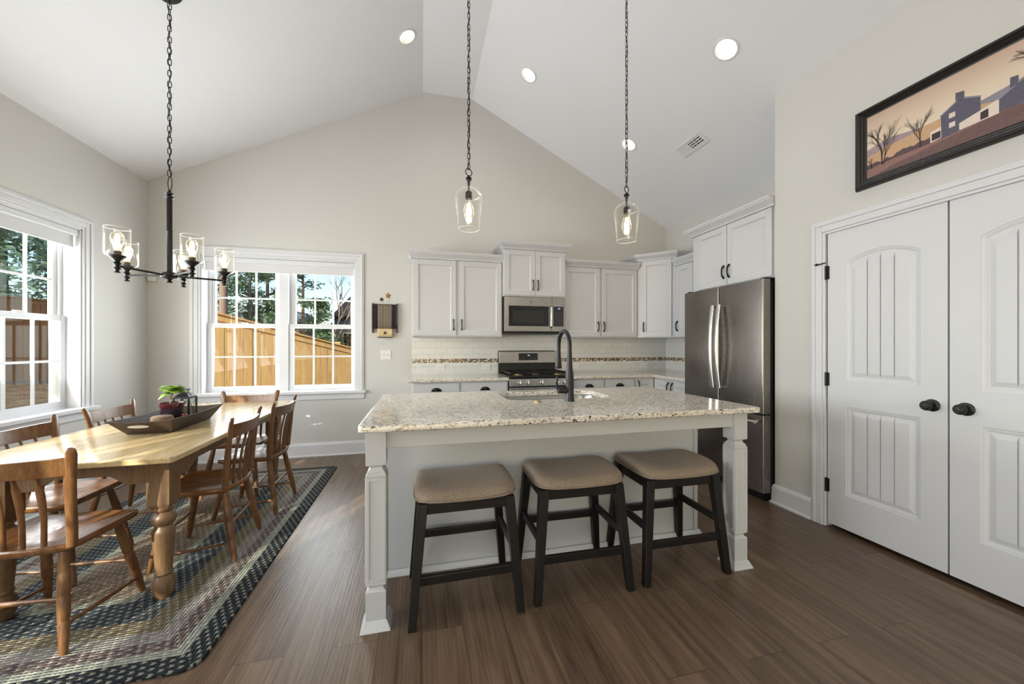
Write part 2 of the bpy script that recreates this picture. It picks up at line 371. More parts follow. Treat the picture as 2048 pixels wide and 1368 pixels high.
# ---------------------------------------------------------------- the room
B = 4.624; XL = -2.755; XR = 3.365; XP = 2.73; YR = -5.5; YP = 2.388; RID = 4.312; RX0 = .012; RX1 = .611; SL = .492; SR = .5076
def ceil_z(x): return RID-SL*(RX0-x) if x < RX0 else (RID if x < RX1 else RID-SR*(x-RX1))
struct(MB().box(XL-.2, XR+.2, YR-.2, B+.2, -.2, 0), 'floor', M['floor'])
CANS = [(-.14, 3.74), (1.08, 3.737), (2.232, 2.354), (2.235, 3.725), (-.6, -2.2), (1.4, -2.2)]  # last two are unseen downlights added behind the camera for light
cm = MB()
def circ(cx, cy, r, slope_fn, n=28):
    return [(cx+r*math.cos(2*PI*i/n), cy+r*math.sin(2*PI*i/n), slope_fn(cx+r*math.cos(2*PI*i/n))) for i in range(n)]
def plane(x0, x1, fn, sl):
    k = 1/math.sqrt(1+sl*sl); hs = []
    for cx, cy in CANS:
        if x0 < cx < x1: hs.append([(cx+.08*k*math.cos(2*PI*i/28), cy+.08*math.sin(2*PI*i/28), fn(cx+.08*k*math.cos(2*PI*i/28))) for i in range(28)])
    fill_with_holes(cm, [(x0, YR-.1, fn(x0)), (x1, YR-.1, fn(x1)), (x1, B+.1, fn(x1)), (x0, B+.1, fn(x0))], hs)
fl = lambda x: RID-SL*(RX0-x); fr_ = lambda x: RID-SR*(x-RX1)
plane(XL-.1, RX0, fl, SL); plane(RX0, RX1, lambda x: RID, 0); plane(RX1, XR+.1, fr_, SR)
# roof above the ceiling
prof = [(XL-.55, fl(XL-.55)+.25), (RX0, RID+.3), (RX1, RID+.3), (XR+.55, fr_(XR+.55)+.25)]
cm.prism([(x, z+.15) for x, z in prof]+[(x, z) for x, z in prof[::-1]], YR-.5, B+.55, 1)
ce = struct(cm, 'ceiling', M['ceil'])
# back wall, with the twin window opening
WX0, WX1, WZ0, WZ1 = -2.285, -.75, .735, 2.22
wb = MB()
def gable(x0, x1, z0):
    xs = [x0]+[x for x in (RX0, RX1) if x0 < x < x1]+[x1]
    return [(x0, z0), (x1, z0)]+[(x, ceil_z(x)+.25) for x in xs[::-1]]
for a, b, z in ((XL-.2, WX0, -.2), (WX1, XR+.2, -.2), (WX0, WX1, WZ1)): wb.prism(gable(a, b, z), B, B+.2, 1)
wb.box(WX0, WX1, B, B+.2, -.2, WZ0)
wback = struct(wb, 'wall_back', M['wall'])
# left wall with twin windows
LW = [(2.325, 3.86), (.57, 2.105), (-1.2, .335)]
wl = MB(); edges = [B]+[e for a, b in LW for e in (b, a)]+[YR-.2]
for a, b in [(edges[i+1], edges[i]) for i in range(0, len(edges), 2)]: wl.box(XL-.2, XL, a, b, -.2, 3.2)
for a, b in LW: wl.box(XL-.2, XL, a, b, -.2, WZ0); wl.box(XL-.2, XL, a, b, WZ1, 3.2)
struct(wl, 'wall_left', M['wall'])
struct(MB().box(XR, XR+.2, YR-.2, B, -.2, 3.2), 'wall_right', M['wall'])
# pantry wall with the double door opening
DY0, DY1, DZ = .768, 2.0, 2.03
wp = MB()
zt = ceil_z(XP)+.15
wp.box(XP, XP+.12, DY1+.02, YP, 0, zt); wp.box(XP, XP+.12, YR, DY0-.02, 0, zt); wp.box(XP, XP+.12, DY0-.02, DY1+.02, DZ+.015, zt)
wp.box(XP+.12, XR, YP-.12, YP, 0, 3.1)
struct(wp, 'wall_pantry', M['wall'])
# rear wall of the living room with its window opening
wr = MB(); wr.box(XL-.2, -3.3+.1, YR-.2, YR, 0, 4.6)
wr.box(XL-.2, XR+.2, YR-.2, YR, 2.75, 2.85); wr.box(XL-.2, XR+.2, YR-.2, YR, 3.75, 4.7); wr.box(XL-.2, -1.5, YR-.2, YR, 2.85, 3.75); wr.box(2.1, XR+.2, YR-.2, YR, 2.85, 3.75); wr.box(XL-.2, XR+.2, YR-.2, YR, 0, .5); wr.box(1.6, XR+.2, YR-.2, YR, .5, 2.75)
struct(wr, 'wall_rear', M['wall'])
struct(MB().box(XL-.5, XR+.5, YR-4.2, YR-.2, 4.0, 4.15), 'sun_shield_slab', M['trim'])    # unseen slab added to keep sun off the rear windows
# baseboards with cap and shoe
BP = [(0, 0), (.028, 0), (.028, .012), (.018, .02), (.016, .125), (.011, .14), (.006, .15), (0, .152)]
def baseboard(name, path): struct(MB().sweep(BP, path), name, M['trim'])
baseboard('baseboard_left', [(XL, -5.4), (XL, B), (-.12, B)])
baseboard('baseboard_right', [(XP+.3, YP), (XP, YP), (XP, 2.094)])
baseboard('baseboard_rear', [(XP, .672), (XP, YR)])
# door casing
CP = [(0, 0), (.006, 0), (.012, .012), (.02, .02), (.02, .075), (.014, .092), (0, .095)]
def casing_rect(mb, x, ya, yb, zt, w=.095, sgn=-1):
    """three-sided casing on a wall x=const; steps give the colonial profile"""
    for o0, o1, th in ((0, .018, .010), (.018, .062, .016), (.062, .082, .021), (.082, w, .014)):
        a, b, c = ya-o0, yb+o0, zt+o0
        mb.box(x, x+sgn*th, ya-o1, ya-o0, 0, zt+o1); mb.box(x, x+sgn*th, yb+o0, yb+o1, 0, zt+o1); mb.box(x, x+sgn*th, ya-o0, yb+o0, zt+o0, zt+o1)
tm = MB(); casing_rect(tm, XP, DY0-.002, DY1+.002, DZ-.008); 
tm.box(XP, XP+.12, DY1+.003, DY1+.02, 0, DZ+.015); tm.box(XP, XP+.12, DY0-.02, DY0-.003, 0, DZ+.015); tm.box(XP, XP+.12, DY0-.02, DY1+.02, DZ, DZ+.015)
struct(tm, 'trim_1', M['trim'], bevel=.003)

# ---------------------------------------------------------------- pantry doors
def offset_poly(P, d):
    n = len(P); out = []
    for i in range(n):
        a, b, c = (Vector(P[i-1]), Vector(P[i]), Vector(P[(i+1) % n])); d0 = (b-a).normalized(); d1 = (c-b).normalized()
        n0 = Vector((-d0.y, d0.x)); n1 = Vector((-d1.y, d1.x)); k = n0+n1; k = k/(k.length_squared/2) if k.length > 1e-6 else n0
        out.append(tuple(b+k*d))
    return out
def door_leaf(name, hinge_y, dirn, hinges):
    """leaf in local x (0..w from the hinge), z up, front facing -y, mapped onto the pantry wall"""
    w = .611; z0 = .03; h = DZ-.008
    xf = Matrix(((0, 1, 0, XP+.002), (dirn, 0, 0, hinge_y), (0, 0, 1, 0), (0, 0, 0, 1)))
    t = tag(thing(name, loc=(XP, hinge_y, 0)), kind='structure')
    def arch(x0, x1, zb, zt, rise, n=14):
        P = [(x0, zb), (x1, zb)]
        if rise == 0: return P+[(x1, zt), (x0, zt)]
        for i in range(n+1):
            u = 1-2*i/n; P.append(((x0+x1)/2+u*(x1-x0)/2, zt+rise*(1-u*u)))
        return P
    m = MB(xf); g = .003
    p1 = arch(.115, w-.115, 1.02, 1.80, .055); p2 = arch(.115, w-.115, .255, .845, 0)
    fill_with_holes(m, [(g, 0, z0), (w-g, 0, z0), (w-g, 0, h), (g, 0, h)], [[(x, 0, z) for x, z in p] for p in (p1, p2)])
    fs = [(g, 0, z0), (w-g, 0, z0), (w-g, 0, h), (g, 0, h)]
    bk = [(x, .035, z) for x, y, z in fs]
    m.add(fs+bk, [(0, 1, 5, 4), (1, 2, 6, 5), (2, 3, 7, 6), (3, 0, 4, 7), (4, 5, 6, 7)])
    for p in (p1, p2):
        rings = []
        for off, dep in ((0, 0), (.004, .003), (.010, .004), (.022, .012), (.026, .012)):
            rings.append([(x, dep, z) for x, z in offset_poly(p, off)])
        m.loft(rings, cap=False)
        m.add([(x, .012, z) for x, z in offset_poly(p, .026)], [tuple(range(len(p)))])
    m.build('leaf', M['door'], t, smooth=25)
    # raised plank fields
    pl = MB(xf); x0, x1 = .115+.052, w-.115-.052; n = 4; wd = (x1-x0)/n
    for zb, zt, rise in ((1.02+.052, 1.80-.052, .055), (.255+.052, .845-.052, 0)):
        for k in range(n):
            a, b = x0+k*wd+(.0035 if k else 0), x0+(k+1)*wd-(.0035 if k < n-1 else 0)
            def top(x):
                u = (x-(x0+x1)/2)/((x1-x0)/2+.0); return zt+rise*(1-u*u)*.9
            xs = [a+(b-a)*i/5 for i in range(6)]
            P0 = [(a, zb), (b, zb)]+[(x, top(x)) for x in xs[::-1]]
            bl, br = (-.024 if k == 0 else 0), (.024 if k == n-1 else 0)
            Q = [(a+bl, zb-.024), (b+br, zb-.024)]+[(x+(bl if i == 5 else br if i == 0 else 0), top(x)+.024) for i, x in enumerate(xs[::-1])]
            pl.loft([[(x, .0122, z) for x, z in Q], [(x, .004, z) for x, z in P0]])
    pl.build('raised_panel', M['door'], t)
    kb = MB(); ky = hinge_y+dirn*(w-.065); ax = Vector((-1, 0, 0))
    kb.lathe([(.0005, 0), (.034, 0), (.034, .004), (.030, .008), (.014, .012), (.012, .03), (.02, .036), (.026, .043), (.027, .05), (.024, .057), (.018, .060), (.016, .062), (.010, .062), (.009, .066), (.0005, .068)], (XP+.002, ky, .922), 24, ax)
    kb.build('door_knob', M['matte'], t, smooth=30)
    for z in hinges:
        hm = MB(); hm.lathe([(.0005, -.047), (.008, -.047), (.008, .047), (.0005, .047)], (XP-.006, hinge_y-dirn*.003, z), 10)
        hm.box(XP-.004, XP+.004, hinge_y-.014, hinge_y+.012, z-.045, z+.045)
        hm.build('hinge', M['black'], t, smooth=40)
    if dirn < 0:
        st = MB(); a = (XP-.008, hinge_y+.003, 1.825)
        st.tube([a, (XP-.03, hinge_y+.03, 1.818), (XP-.05, hinge_y+.05, 1.815)], .004, 8)
        st.lathe([(.0005, 0), (.009, 0), (.009, .012), (.0005, .012)], (XP-.036, hinge_y+.036, 1.817), 10, Vector((-.7, .7, -.05)))
        st.build('hinge_pin_stop', M['black'], t, smooth=40)
    return t
d1 = door_leaf('door_1', DY1-.004, -1, (1.755, 1.02, .29)); d2 = door_leaf('door_2', DY0+.004, 1, (1.755, 1.02, .29))

# ---------------------------------------------------------------- windows (local: x along the wall, y outward, z up)
def twin_window(name, w, xf, base, lit=True, blind_label=None):
    t = tag(thing(name, loc=base), kind='structure'); h0, h1 = WZ0, WZ1
    c = MB(xf)
    for o0, o1, th in ((0, .02, .010), (.02, .06, .016), (.06, .082, .024), (.082, .095, .018)):
        c.box(-o1, -o0, -th, 0, h0, h1+o1); c.box(w+o0, w+o1, -th, 0, h0, h1+o1); c.box(-o0, w+o0, -th, 0, h1+o0, h1+o1)
    c.build('casing', M['trim'], t, bevel=.003)
    s = MB(xf); s.box(-.12, w+.12, -.05, 0, h0-.028, h0+.004); s.box(.001, w-.001, 0, .1, h0-.028, h0+.004); s.box(-.1, w+.1, -.016, 0, h0-.095, h0-.028)
    s.build('window_sill', M['trim'], t, bevel=.004)
    j = MB(xf); j.box(0, .012, 0, .2, h0, h1); j.box(w-.012, w, 0, .2, h0, h1); j.box(0, w, 0, .2, h1-.012, h1); j.box(0, w, .088, .2, h0-.01, h0+.02)
    j.box(w/2-.045, w/2+.045, .075, .19, h0, h1); j.box(.012, .04, .12, .19, h0, h1); j.box(w-.04, w-.012, .12, .19, h0, h1); j.box(.012, w-.012, .12, .19, h1-.05, h1-.012)
    j.build('jamb', M['trim'], t, bevel=.002)
    zm = 1.475
    for x0, x1 in ((.012, w/2-.045), (w/2+.045, w-.012)):
        for up in (0, 1):
            z0, z1 = ((h0+.018, zm+.022) if not up else (zm-.022, h1-.012)); y0 = .095 if not up else .135; st = .048 if not up else .062; y1 = y0+.035
            f = MB(xf); f.box(x0, x0+st, y0, y1, z0, z1); f.box(x1-st, x1, y0, y1, z0, z1); f.box(x0+st, x1-st, y0, y1, z0, z0+.045); f.box(x0+st, x1-st, y0, y1, z1-.045, z1)
            if not up: f.box((x0+x1)/2-.03, (x0+x1)/2+.03, y0+.002, y0+.03, z1, z1+.012)
            sa = f.build('sash', M['trim'], t, bevel=.003)
            mu = MB(xf); gx0, gx1 = x0+st, x1-st
            for k in (1, 2): xx = gx0+(gx1-gx0)*k/3; mu.box(xx-.008, xx+.008, y0+.009, y0+.024, z0+.045, z1-.045)
            zz = (z0+z1)/2 if not up else (z0+.045+h1-.15)/2; mu.box(gx0, gx1, y0+.0095, y0+.0235, zz-.008, zz+.008)
            mu.build('muntin_grid', M['trim'], sa)
            MB(xf).box(gx0-.004, gx1+.004, y0+.015, y0+.018, z0+.04, z1-.04).build('pane', M['pane'], sa)
    return t
XB = Matrix.Translation((WX0, B, 0))
twin_window('window_1', WX1-WX0, XB, (WX0, B, 0))
XLM = [Matrix(((0, -1, 0, XL), (1, 0, 0, y0), (0, 0, 1, 0), (0, 0, 0, 1))) for y0, y1 in LW]
twin_window('window_2', LW[0][1]-LW[0][0], XLM[0], (XL, LW[0][0], 0)); twin_window('window_3', LW[1][1]-LW[1][0], XLM[1], (XL, LW[1][0], 0)); twin_window('window_4', LW[2][1]-LW[2][0], XLM[2], (XL, LW[2][0], 0))
def blind(xf, w, base, label, drop=.158):
    t = thing('roller_blind', label, 'window blind', base)
    MB(xf).box(.014, w-.014, .01, .07, WZ1-.065, WZ1-.013).build('cassette', M['trim'], t, bevel=.008)
    b = MB(xf); b.box(.022, w-.022, .040, .044, WZ1-drop+.013, WZ1-.06); b.box(.022, w-.022, .036, .048, WZ1-drop, WZ1-drop+.013)
    b.build('shade_cloth', M['shade'], t)
blind(XB, WX1-WX0, (WX0, B, WZ1), 'white roller blind rolled up at the top of the back wall twin window')
blind(XLM[0], LW[0][1]-LW[0][0], (XL, LW[0][0], WZ1), 'white roller blind rolled up over the window on the left wall')
blind(XLM[1], LW[1][1]-LW[1][0], (XL, LW[1][0], WZ1), 'white roller blind, unseen, added on the nearer left wall window to cut sun patches', .45)  # out-of-view blind added to stop sun patches on the back wall
wr_ = tag(thing('window_5', loc=(-.8, YR, 0)), kind='structure')
f = MB()
for x in (-2.95, -1.45, .05, 1.55): f.box(x-.05, x+.05, YR-.15, YR-.05, .5, 2.75)
f.box(-2.955, 1.6, YR-.15, YR-.05, .5, .6); f.box(-2.955, 1.6, YR-.15, YR-.05, 2.65, 2.75); f.box(-1.5, 2.1, YR-.15, YR-.05, 2.85, 2.91); f.box(-1.5, 2.1, YR-.15, YR-.05, 3.69, 3.75)
for x in (-1.47, .3, 2.07): f.box(x-.03, x+.03, YR-.15, YR-.05, 2.91, 3.69)  # upper gable frame is unseen, added along with the ceiling fill lamp
f.build('window_frame', M['trim'], wr_)
MB().box(-2.955, 1.6, YR-.105, YR-.1, .55, 2.7).build('pane', M['pane'], wr_)
# ---------------------------------------------------------------- kitchen: backsplash
YB = B-.001
bs = MB(); bs.box(-.114, XR, B-.008, B, .90, 1.042); bs.box(-.114, XR, B-.008, B, 1.09, 1.36); bs.box(.925, 1.685, B-.008, B, 1.36, 1.42)
bk0 = struct(bs, 'backsplash_back', M['tile0'])
tag(MB().box(-.114, XR-.002, B-.0085, B, 1.042, 1.09).build('mosaic_band', M['mosaic0'], bk0), kind='structure')
bs = MB(); bs.box(XR-.008, XR, 3.2, B-.009, .90, 1.042); bs.box(XR-.008, XR, 3.2, B-.009, 1.09, 1.36)
bk1 = struct(bs, 'backsplash_right', M['tile1'])
tag(MB().box(XR-.0085, XR, 3.2, B-.009, 1.042, 1.09).build('mosaic_band', M['mosaic1'], bk1), kind='structure')

# ---------------------------------------------------------------- cabinet parts (local: x width, front at y=0 facing -y, z up)
def place(x, y, ang): return rotz(ang, (x, y, 0))     # local -y is the front; ang turns it
def shaker(mb, x0, x1, z0, z1, fr=.058, th=.02):
    g = .0015; x0 += g; x1 -= g; z0 += g; z1 -= g
    mb.box(x0, x0+fr, -th, 0, z0, z1); mb.box(x1-fr, x1, -th, 0, z0, z1); mb.box(x0+fr, x1-fr, -th, 0, z0, z0+fr); mb.box(x0+fr, x1-fr, -th, 0, z1-fr, z1)
    for a, b, c, d in ((x0+fr, x1-fr, z0+fr, z1-fr),):
        s = .009                                        # sloped inner bead
        mb.loft([[(a, -th+.004, c), (b, -th+.004, c), (b, -th+.004, d), (a, -th+.004, d)], [(a+s, -th+.012, c+s), (b-s, -th+.012, c+s), (b-s, -th+.012, d-s), (a+s, -th+.012, d-s)]], cap=False)
        mb.add([(a+s, -th+.012, c+s), (b-s, -th+.012, c+s), (b-s, -th+.012, d-s), (a+s, -th+.012, d-s)], [(0, 1, 2, 3)])
def bow_handle(xf, x, zc, y=-.02, L=.115, horiz=False):
    m = MB(xf); h = L/2; P = []
    for i in range(13):
        u = -1+2*i/12; d = .026*(1-abs(u)**3.2)
        P.append((x+u*h, y-.002-d, zc) if horiz else (x, y-.002-d, zc+u*h))
    m.tube(P, [(.0085, .0062) if 2 < i < 10 else (.0105, .007) for i in range(13)], 8)
    for s in (-1, 1): m.sphere((x, y-.003, zc+s*h) if not horiz else (x+s*h, y-.003, zc), .0085, 8, 6)
    return m
def cup_pull(xf, x, zc, y=-.02, w=.105):
    m = MB(xf); R = []; n = 12
    for k in range(7):
        a = PI/2*k/6; R.append([(x-w/2*math.cos(PI*i/n)*math.cos(a)**.8, y-.001-.026*math.sin(a)*math.sin(PI*i/n)**.5 if 0 < i < n else y-.001, zc-.014+.034*math.sin(PI*i/n)*math.cos(a)**.7) for i in range(n+1)])
    m.loft(R, cap=False, closed=False); m.box(x-w/2, x+w/2, y-.004, y, zc-.016, zc-.012); m.box(x-w/2, x+w/2, y-.027, y, zc-.0165, zc-.014)
    return m
CROWN = [(0, 0), (.008, 0), (.010, .012), (.022, .026), (.044, .044), (.052, .05), (.054, .062), (.06, .064), (.06, .078), (0, .078)]
def upper_cabinet(label, xf, base, w, d, z0, z1, doors, crown_path, group, cz=None, bottom=True):
    t = thing('upper_cabinet', label, 'cabinet', base, group)
    b = MB(xf); b.box(0, w, 0, d, z0, z1)
    b.build('cabinet_body', M['cab'], t, bevel=.0015)
    if crown_path:
        m = MB(xf); m.sweep(CROWN, [(x, y, (cz or z1)-.028) for x, y in crown_path]); m.build('crown_moulding', M['cab'], t, smooth=25)
    for x0, x1, side in doors:
        m = MB(xf); shaker(m, x0, x1, z0+.012, z1-.03); dr = m.build('door', M['cab'], t, bevel=.0015)
        hx = x1-.03 if side == 'r' else x0+.03
        bow_handle(xf, hx, z0+.135).build('handle', M['matte'], dr, smooth=50)
    return t
G = 'white shaker wall cabinets'
FA = B-.33
upper_cabinet('white two-door wall cabinet left of the microwave, beside the bare wall', place(-.108, FA, 0), (-.108, FA, 1.353), 1.028, .33, 1.353, 2.25, [(.012, .488, 'r'), (.520, 1.016, 'l')], [(0, .33), (0, -.02), (1.028, -.02)], G)
upper_cabinet('short raised white wall cabinet directly above the microwave', place(.921, FA-.07, 0), (.921, FA-.07, 1.83), .762, .40, 1.828, 2.40, [(.006, .3805, 'r'), (.3815, .756, 'l')], [(0, .40), (0, -.02), (.762, -.02), (.762, .40)], G)
upper_cabinet('white two-door wall cabinet between the microwave and the corner cabinet', place(1.684, FA, 0), (1.684, FA, 1.353), 1.016, .33, 1.353, 2.25, [(.008, .486, 'r'), (.506, 1.004, 'l')], [(0, -.02), (1.016, -.02)], G)
# diagonal corner cabinet
t = thing('upper_cabinet', 'tall angled white corner wall cabinet with a single door', 'cabinet', (2.702, FA, 1.353), G)
P5 = [(2.702, YB), (2.702, FA), (3.035, 3.961), (XR-.001, 3.961), (XR-.001, YB)]
MB().prism(P5, 1.353, 2.36, 2).build('cabinet_body', M['cab'], t, bevel=.0015)
m = MB(); m.sweep(CROWN, [(2.702, YB, 2.332), (2.702, FA-.008, 2.332), (3.027, 3.961, 2.332), (XR, 3.961, 2.332)]); m.build('crown_moulding', M['cab'], t, smooth=25)
dl = math.hypot(.333, .333); xf = place(2.702, FA, -PI/4)
m = MB(xf); shaker(m, .055, dl-.055, 1.365, 2.325); dr = m.build('door', M['cab'], t, bevel=.0015)
bow_handle(xf, .055+.03, 1.488).build('handle', M['matte'], dr, smooth=50)
# right wall cabinet by the corner, and the deep one over the fridge
upper_cabinet('white wall cabinet on the right wall, squeezed between corner cabinet and fridge cabinet', place(3.035, 3.96, -PI/2), (3.035, 3.96, 1.353), .60, .329, 1.353, 2.25, [(.012, .298, 'l'), (.302, .588, 'r')], [(0, -.02), (.60, -.02)], G)
upper_cabinet('deep white two-door cabinet directly above the refrigerator', place(2.755, 3.335, -PI/2), (2.755, 3.335, 1.80), .94, .609, 1.80, 2.40, [(.07, .457, 'r'), (.461, .915, 'l')], [(0, .609), (0, -.02), (.94, -.02)], G)

# ---------------------------------------------------------------- microwave
t = thing('microwave', 'stainless over-the-range microwave under the short cabinet', 'microwave', (1.30, B-.2, 1.40))
x0, x1, yf, z0, z1 = .926, 1.678, B-.42, 1.405, 1.822
MB().box(x0, x1, yf+.03, YB-.01, z0, z1).build('microwave_body', M['darkside'], t, bevel=.003)
dx = 1.512
d = MB(); d.box(x0, dx-.002, yf, yf+.032, z0+.012, z1); d = d.build('door', M['steel'], t, bevel=.004)
MB().box(x0+.052, dx-.046, yf-.0015, yf+.004, z0+.075, z1-.105).build('door_frame', M['blackglass'], d)
gw = plain('microwave_window', '#2B2B29', .12, nz=.1, bscale=300)
MB().box(x0+.098, dx-.105, yf-.0025, yf+.004, z0+.115, z1-.16).build('window', gw, d)
hm = MB(); hm.tube([(dx-.022, yf-.004, z0+.06), (dx-.022, yf-.03, z0+.075), (dx-.022, yf-.036, (z0+z1)/2-.02), (dx-.022, yf-.03, z1-.115), (dx-.022, yf-.004, z1-.10)], [(.007, .011)]*5, 10, up=(0, 1, 0)); hm.build('handle', M['chrome'], d, smooth=40)
lg = MB(); lg.lathe([(.012, 0), (.012, .0015), (.009, .0015), (.009, .001), (.0005, .001)], ((x0+dx)/2+.03, yf-.0001, z1-.055), 20, Vector((0, -1, 0))); lg.build('round_badge', M['fridge'], d)
c = MB(); c.box(dx+.001, x1, yf, yf+.032, z0+.012, z1); c = c.build('control_panel', M['steel'], t, bevel=.004)
def digits(mb, text, x, y, z, h=.014, w=.008, gap=.004):
    seg = {'0': 'abcdef', '1': 'bc', '2': 'abged', '3': 'abgcd', '4': 'fgbc', '5': 'afgcd', '6': 'afgedc', '7': 'abc', '8': 'abcdefg', '9': 'abcdfg'}; k = .0016
    for ch in text:
        if ch == ':': mb.box(x, x+k, y-.0006, y, z+h*.25, z+h*.25+k); mb.box(x, x+k, y-.0006, y, z+h*.7, z+h*.7+k); x += gap+k; continue
        for s in seg[ch]:
            bx = {'a': (0, w, h-k, h), 'd': (0, w, 0, k), 'g': (0, w, h/2-k/2, h/2+k/2), 'f': (0, k, h/2, h), 'b': (w-k, w, h/2, h), 'e': (0, k, 0, h/2), 'c': (w-k, w, 0, h/2)}[s]
            mb.box(x+bx[0], x+bx[1], y-.0006, y, z+bx[2], z+bx[3])
        x += w+gap
dg = MB(); digits(dg, '146', dx+.065, yf-.0016, z1-.137); dg.build('clock_display', M['led'], c)
key = plain('key_print', '#4A4A4A', .5, nz=.05)
bt = MB(); bt.box(dx+.012, x1-.024, yf-.0015, yf+.004, z0+.075, z1-.105); bt.cur = 1
for r in range(6):
    for q in range(3): bt.box(dx+.042+q*.034, dx+.062+q*.034, yf-.0021, yf-.001, z1-.185-r*.028, z1-.178-r*.028)
bt.build('keypad', [M['blackglass'], key], c)
MB().box(x0+.01, x1-.01, yf+.02, YB-.03, z0-.012, z0+.0005).build('vent_grille', M['darkside'], t)

# ---------------------------------------------------------------- gas range
t = thing('gas_range', 'stainless gas range with black grates against the tiled back wall', 'stove', (1.305, 4.29, 0))
x0, x1, yf = .929, 1.681, 3.965
MB().box(x0, x1, yf+.03, YB-.012, .02, .895).build('range_body', M['darkside'], t, bevel=.002)
ct = MB(); ct.box(x0, x1, yf-.01, YB-.05, .895, .915); ct.build('cooktop', M['rubber'], t, bevel=.004)
for k in range(3):
    g = MB(); a = x0+.02+k*.2373; b = a+.233; y0_, y1_ = yf+.02, YB-.10
    for xx in (a+.008, (a+b)/2, b-.008): g.box(xx-.006, xx+.006, y0_, y1_, .936, .95)
    for yy in (y0_+.008, y0_+.15, (y0_+y1_)/2, y1_-.15, y1_-.008): g.box(a, b, yy-.006, yy+.006, .936, .95)
    for xx in (a+.008, b-.008):
        for yy in (y0_+.01, y1_-.01): g.box(xx-.006, xx+.006, yy-.006, yy+.006, .914, .937)
    g.build('burner_grate', M['black'], t, bevel=.002)
for xx, yy in ((x0+.14, yf+.15), (x0+.14, yf+.42), (x1-.14, yf+.15), (x1-.14, yf+.42), ((x0+x1)/2, yf+.28)):
    bm_ = MB(); bm_.lathe([(.0005, 0), (.055, 0), (.052, .008), (.04, .01), (.04, .018), (.0005, .02)], (xx, yy, .914), 20); bm_.build('burner', M['brass'], t, smooth=35)
bg_ = MB(); bg_.prism([(YB-.012, .9), (YB-.075, .9), (YB-.07, 1.03), (YB-.085, 1.04), (YB-.075, 1.175), (YB-.06, 1.186), (YB-.012, 1.186)], x0+.004, x1-.004, 0)
bg_ = bg_.build('backguard', M['darkside'], t, bevel=.003)
pn = MB(); pn.prism([(YB-.0855, 1.033), (YB-.0775, 1.176), (YB-.062, 1.188), (YB-.05, 1.188), (YB-.05, 1.033)], x0+.004, x1-.004, 0); pn.build('steel_panel', M['steel'], bg_, bevel=.003)
cp = MB(); cp.hexa([(1.185, YB-.0875, 1.066), (1.435, YB-.0875, 1.066), (1.435, YB-.07, 1.066), (1.185, YB-.07, 1.066)], [(1.185, YB-.0826, 1.155), (1.435, YB-.0826, 1.155), (1.435, YB-.07, 1.155), (1.185, YB-.07, 1.155)])
dg = MB(); digits(dg, '146', 1.295, YB-.0866, 1.12); dg.build('clock_display', M['led'], bg_)
bt = cp; bt.cur = 1
for q in range(6): bt.box(1.20+q*.038, 1.215+q*.038, YB-.0895, YB-.085, 1.083, 1.09)
bt.build('control_panel', [M['blackglass'], key], bg_)
fp = MB(); fp.prism([(yf-.012, .80), (yf-.004, .885), (yf+.05, .892), (yf+.05, .80)], x0, x1, 0); fp = fp.build('front_panel', M['steel'], t, bevel=.006)
for xx in (1.05, 1.142, 1.305, 1.480, 1.566):
    k = MB(); k.lathe([(.0005, 0), (.028, 0), (.028, .006), (.023, .008), (.021, .03), (.019, .034), (.0005, .034)], (xx, yf-.009, .845), 20, Vector((0, -1, .09)))
    k.box(xx-.005, xx+.005, yf-.054, yf-.012, .826, .868); k.build('knob', M['chrome'], fp, smooth=35)
od = MB(); od.box(x0, x1, yf-.022, yf+.03, .2, .79); od = od.build('oven_door', M['steel'], t, bevel=.006)
MB().box(x0+.05, x1-.05, yf-.024, yf+.0, .3, .66).build('oven_window', M['blackglass'], od)
MB().box(x0+.004, x1-.004, yf-.020, yf+.03, .787, .802).build('vent_slot', M['rubber'], od)
hh = MB(); hh.tube([(x0+.05, yf-.06, .745), (x1-.05, yf-.06, .745)], .012, 10)
for xx in (x0+.07, x1-.07): hh.tube([(xx, yf-.06, .745), (xx, yf-.02, .745)], .010, 8)
hh.build('handle', M['chrome'], od, smooth=40)
dw = MB(); dw.box(x0, x1, yf-.018, yf+.03, .05, .193); dw.build('drawer', M['steel'], t, bevel=.006)

# ---------------------------------------------------------------- base cabinets and back worktops
CTZ = .902
def base_cabinet(label, xf, base, w, fronts, d=.60, z1=None):
    z1 = z1 or CTZ-.034
    t = thing('base_cabinet', label, 'cabinet', base, 'white base cabinets')
    b = MB(xf); b.box(0, w, 0, d, .10, z1); b.box(0, w, .06, d, 0, .10); b.build('cabinet_body', M['cab'], t, bevel=.0015)
    for kind, x0, x1, za, zb, hx in fronts:
        m = MB(xf)
        if kind == 'drawer':
            m.box(x0+.0015, x1-.0015, -.02, 0, za+.0015, zb-.0015); f = m.build('drawer', M['cab'], t, bevel=.003)
            cup_pull(xf, (x0+x1)/2, (za+zb)/2+.01).build('cup_pull', M['matte'], f, smooth=50)
        else:
            shaker(m, x0, x1, za, zb); f = m.build('door', M['cab'], t, bevel=.0015)
            bow_handle(xf, hx, zb-.075).build('handle', M['matte'], f, smooth=50)
    return t
YC = B-.61
base_cabinet('white base cabinet with two cup-pull drawers left of the gas range', place(-.105, YC, 0), (-.105, YC, 0), 1.03, [('drawer', .012, .495, .70, .855, 0), ('drawer', .525, 1.018, .70, .855, 0), ('door', .012, .495, .115, .69, .46), ('door', .525, 1.018, .115, .69, .56)])
base_cabinet('white base cabinet with two cup-pull drawers right of the gas range', place(1.686, YC, 0), (1.686, YC, 0), .80, [('drawer', .012, .395, .70, .855, 0), ('drawer', .405, .788, .70, .855, 0), ('door', .012, .395, .115, .69, .365), ('door', .405, .788, .115, .69, .43)])
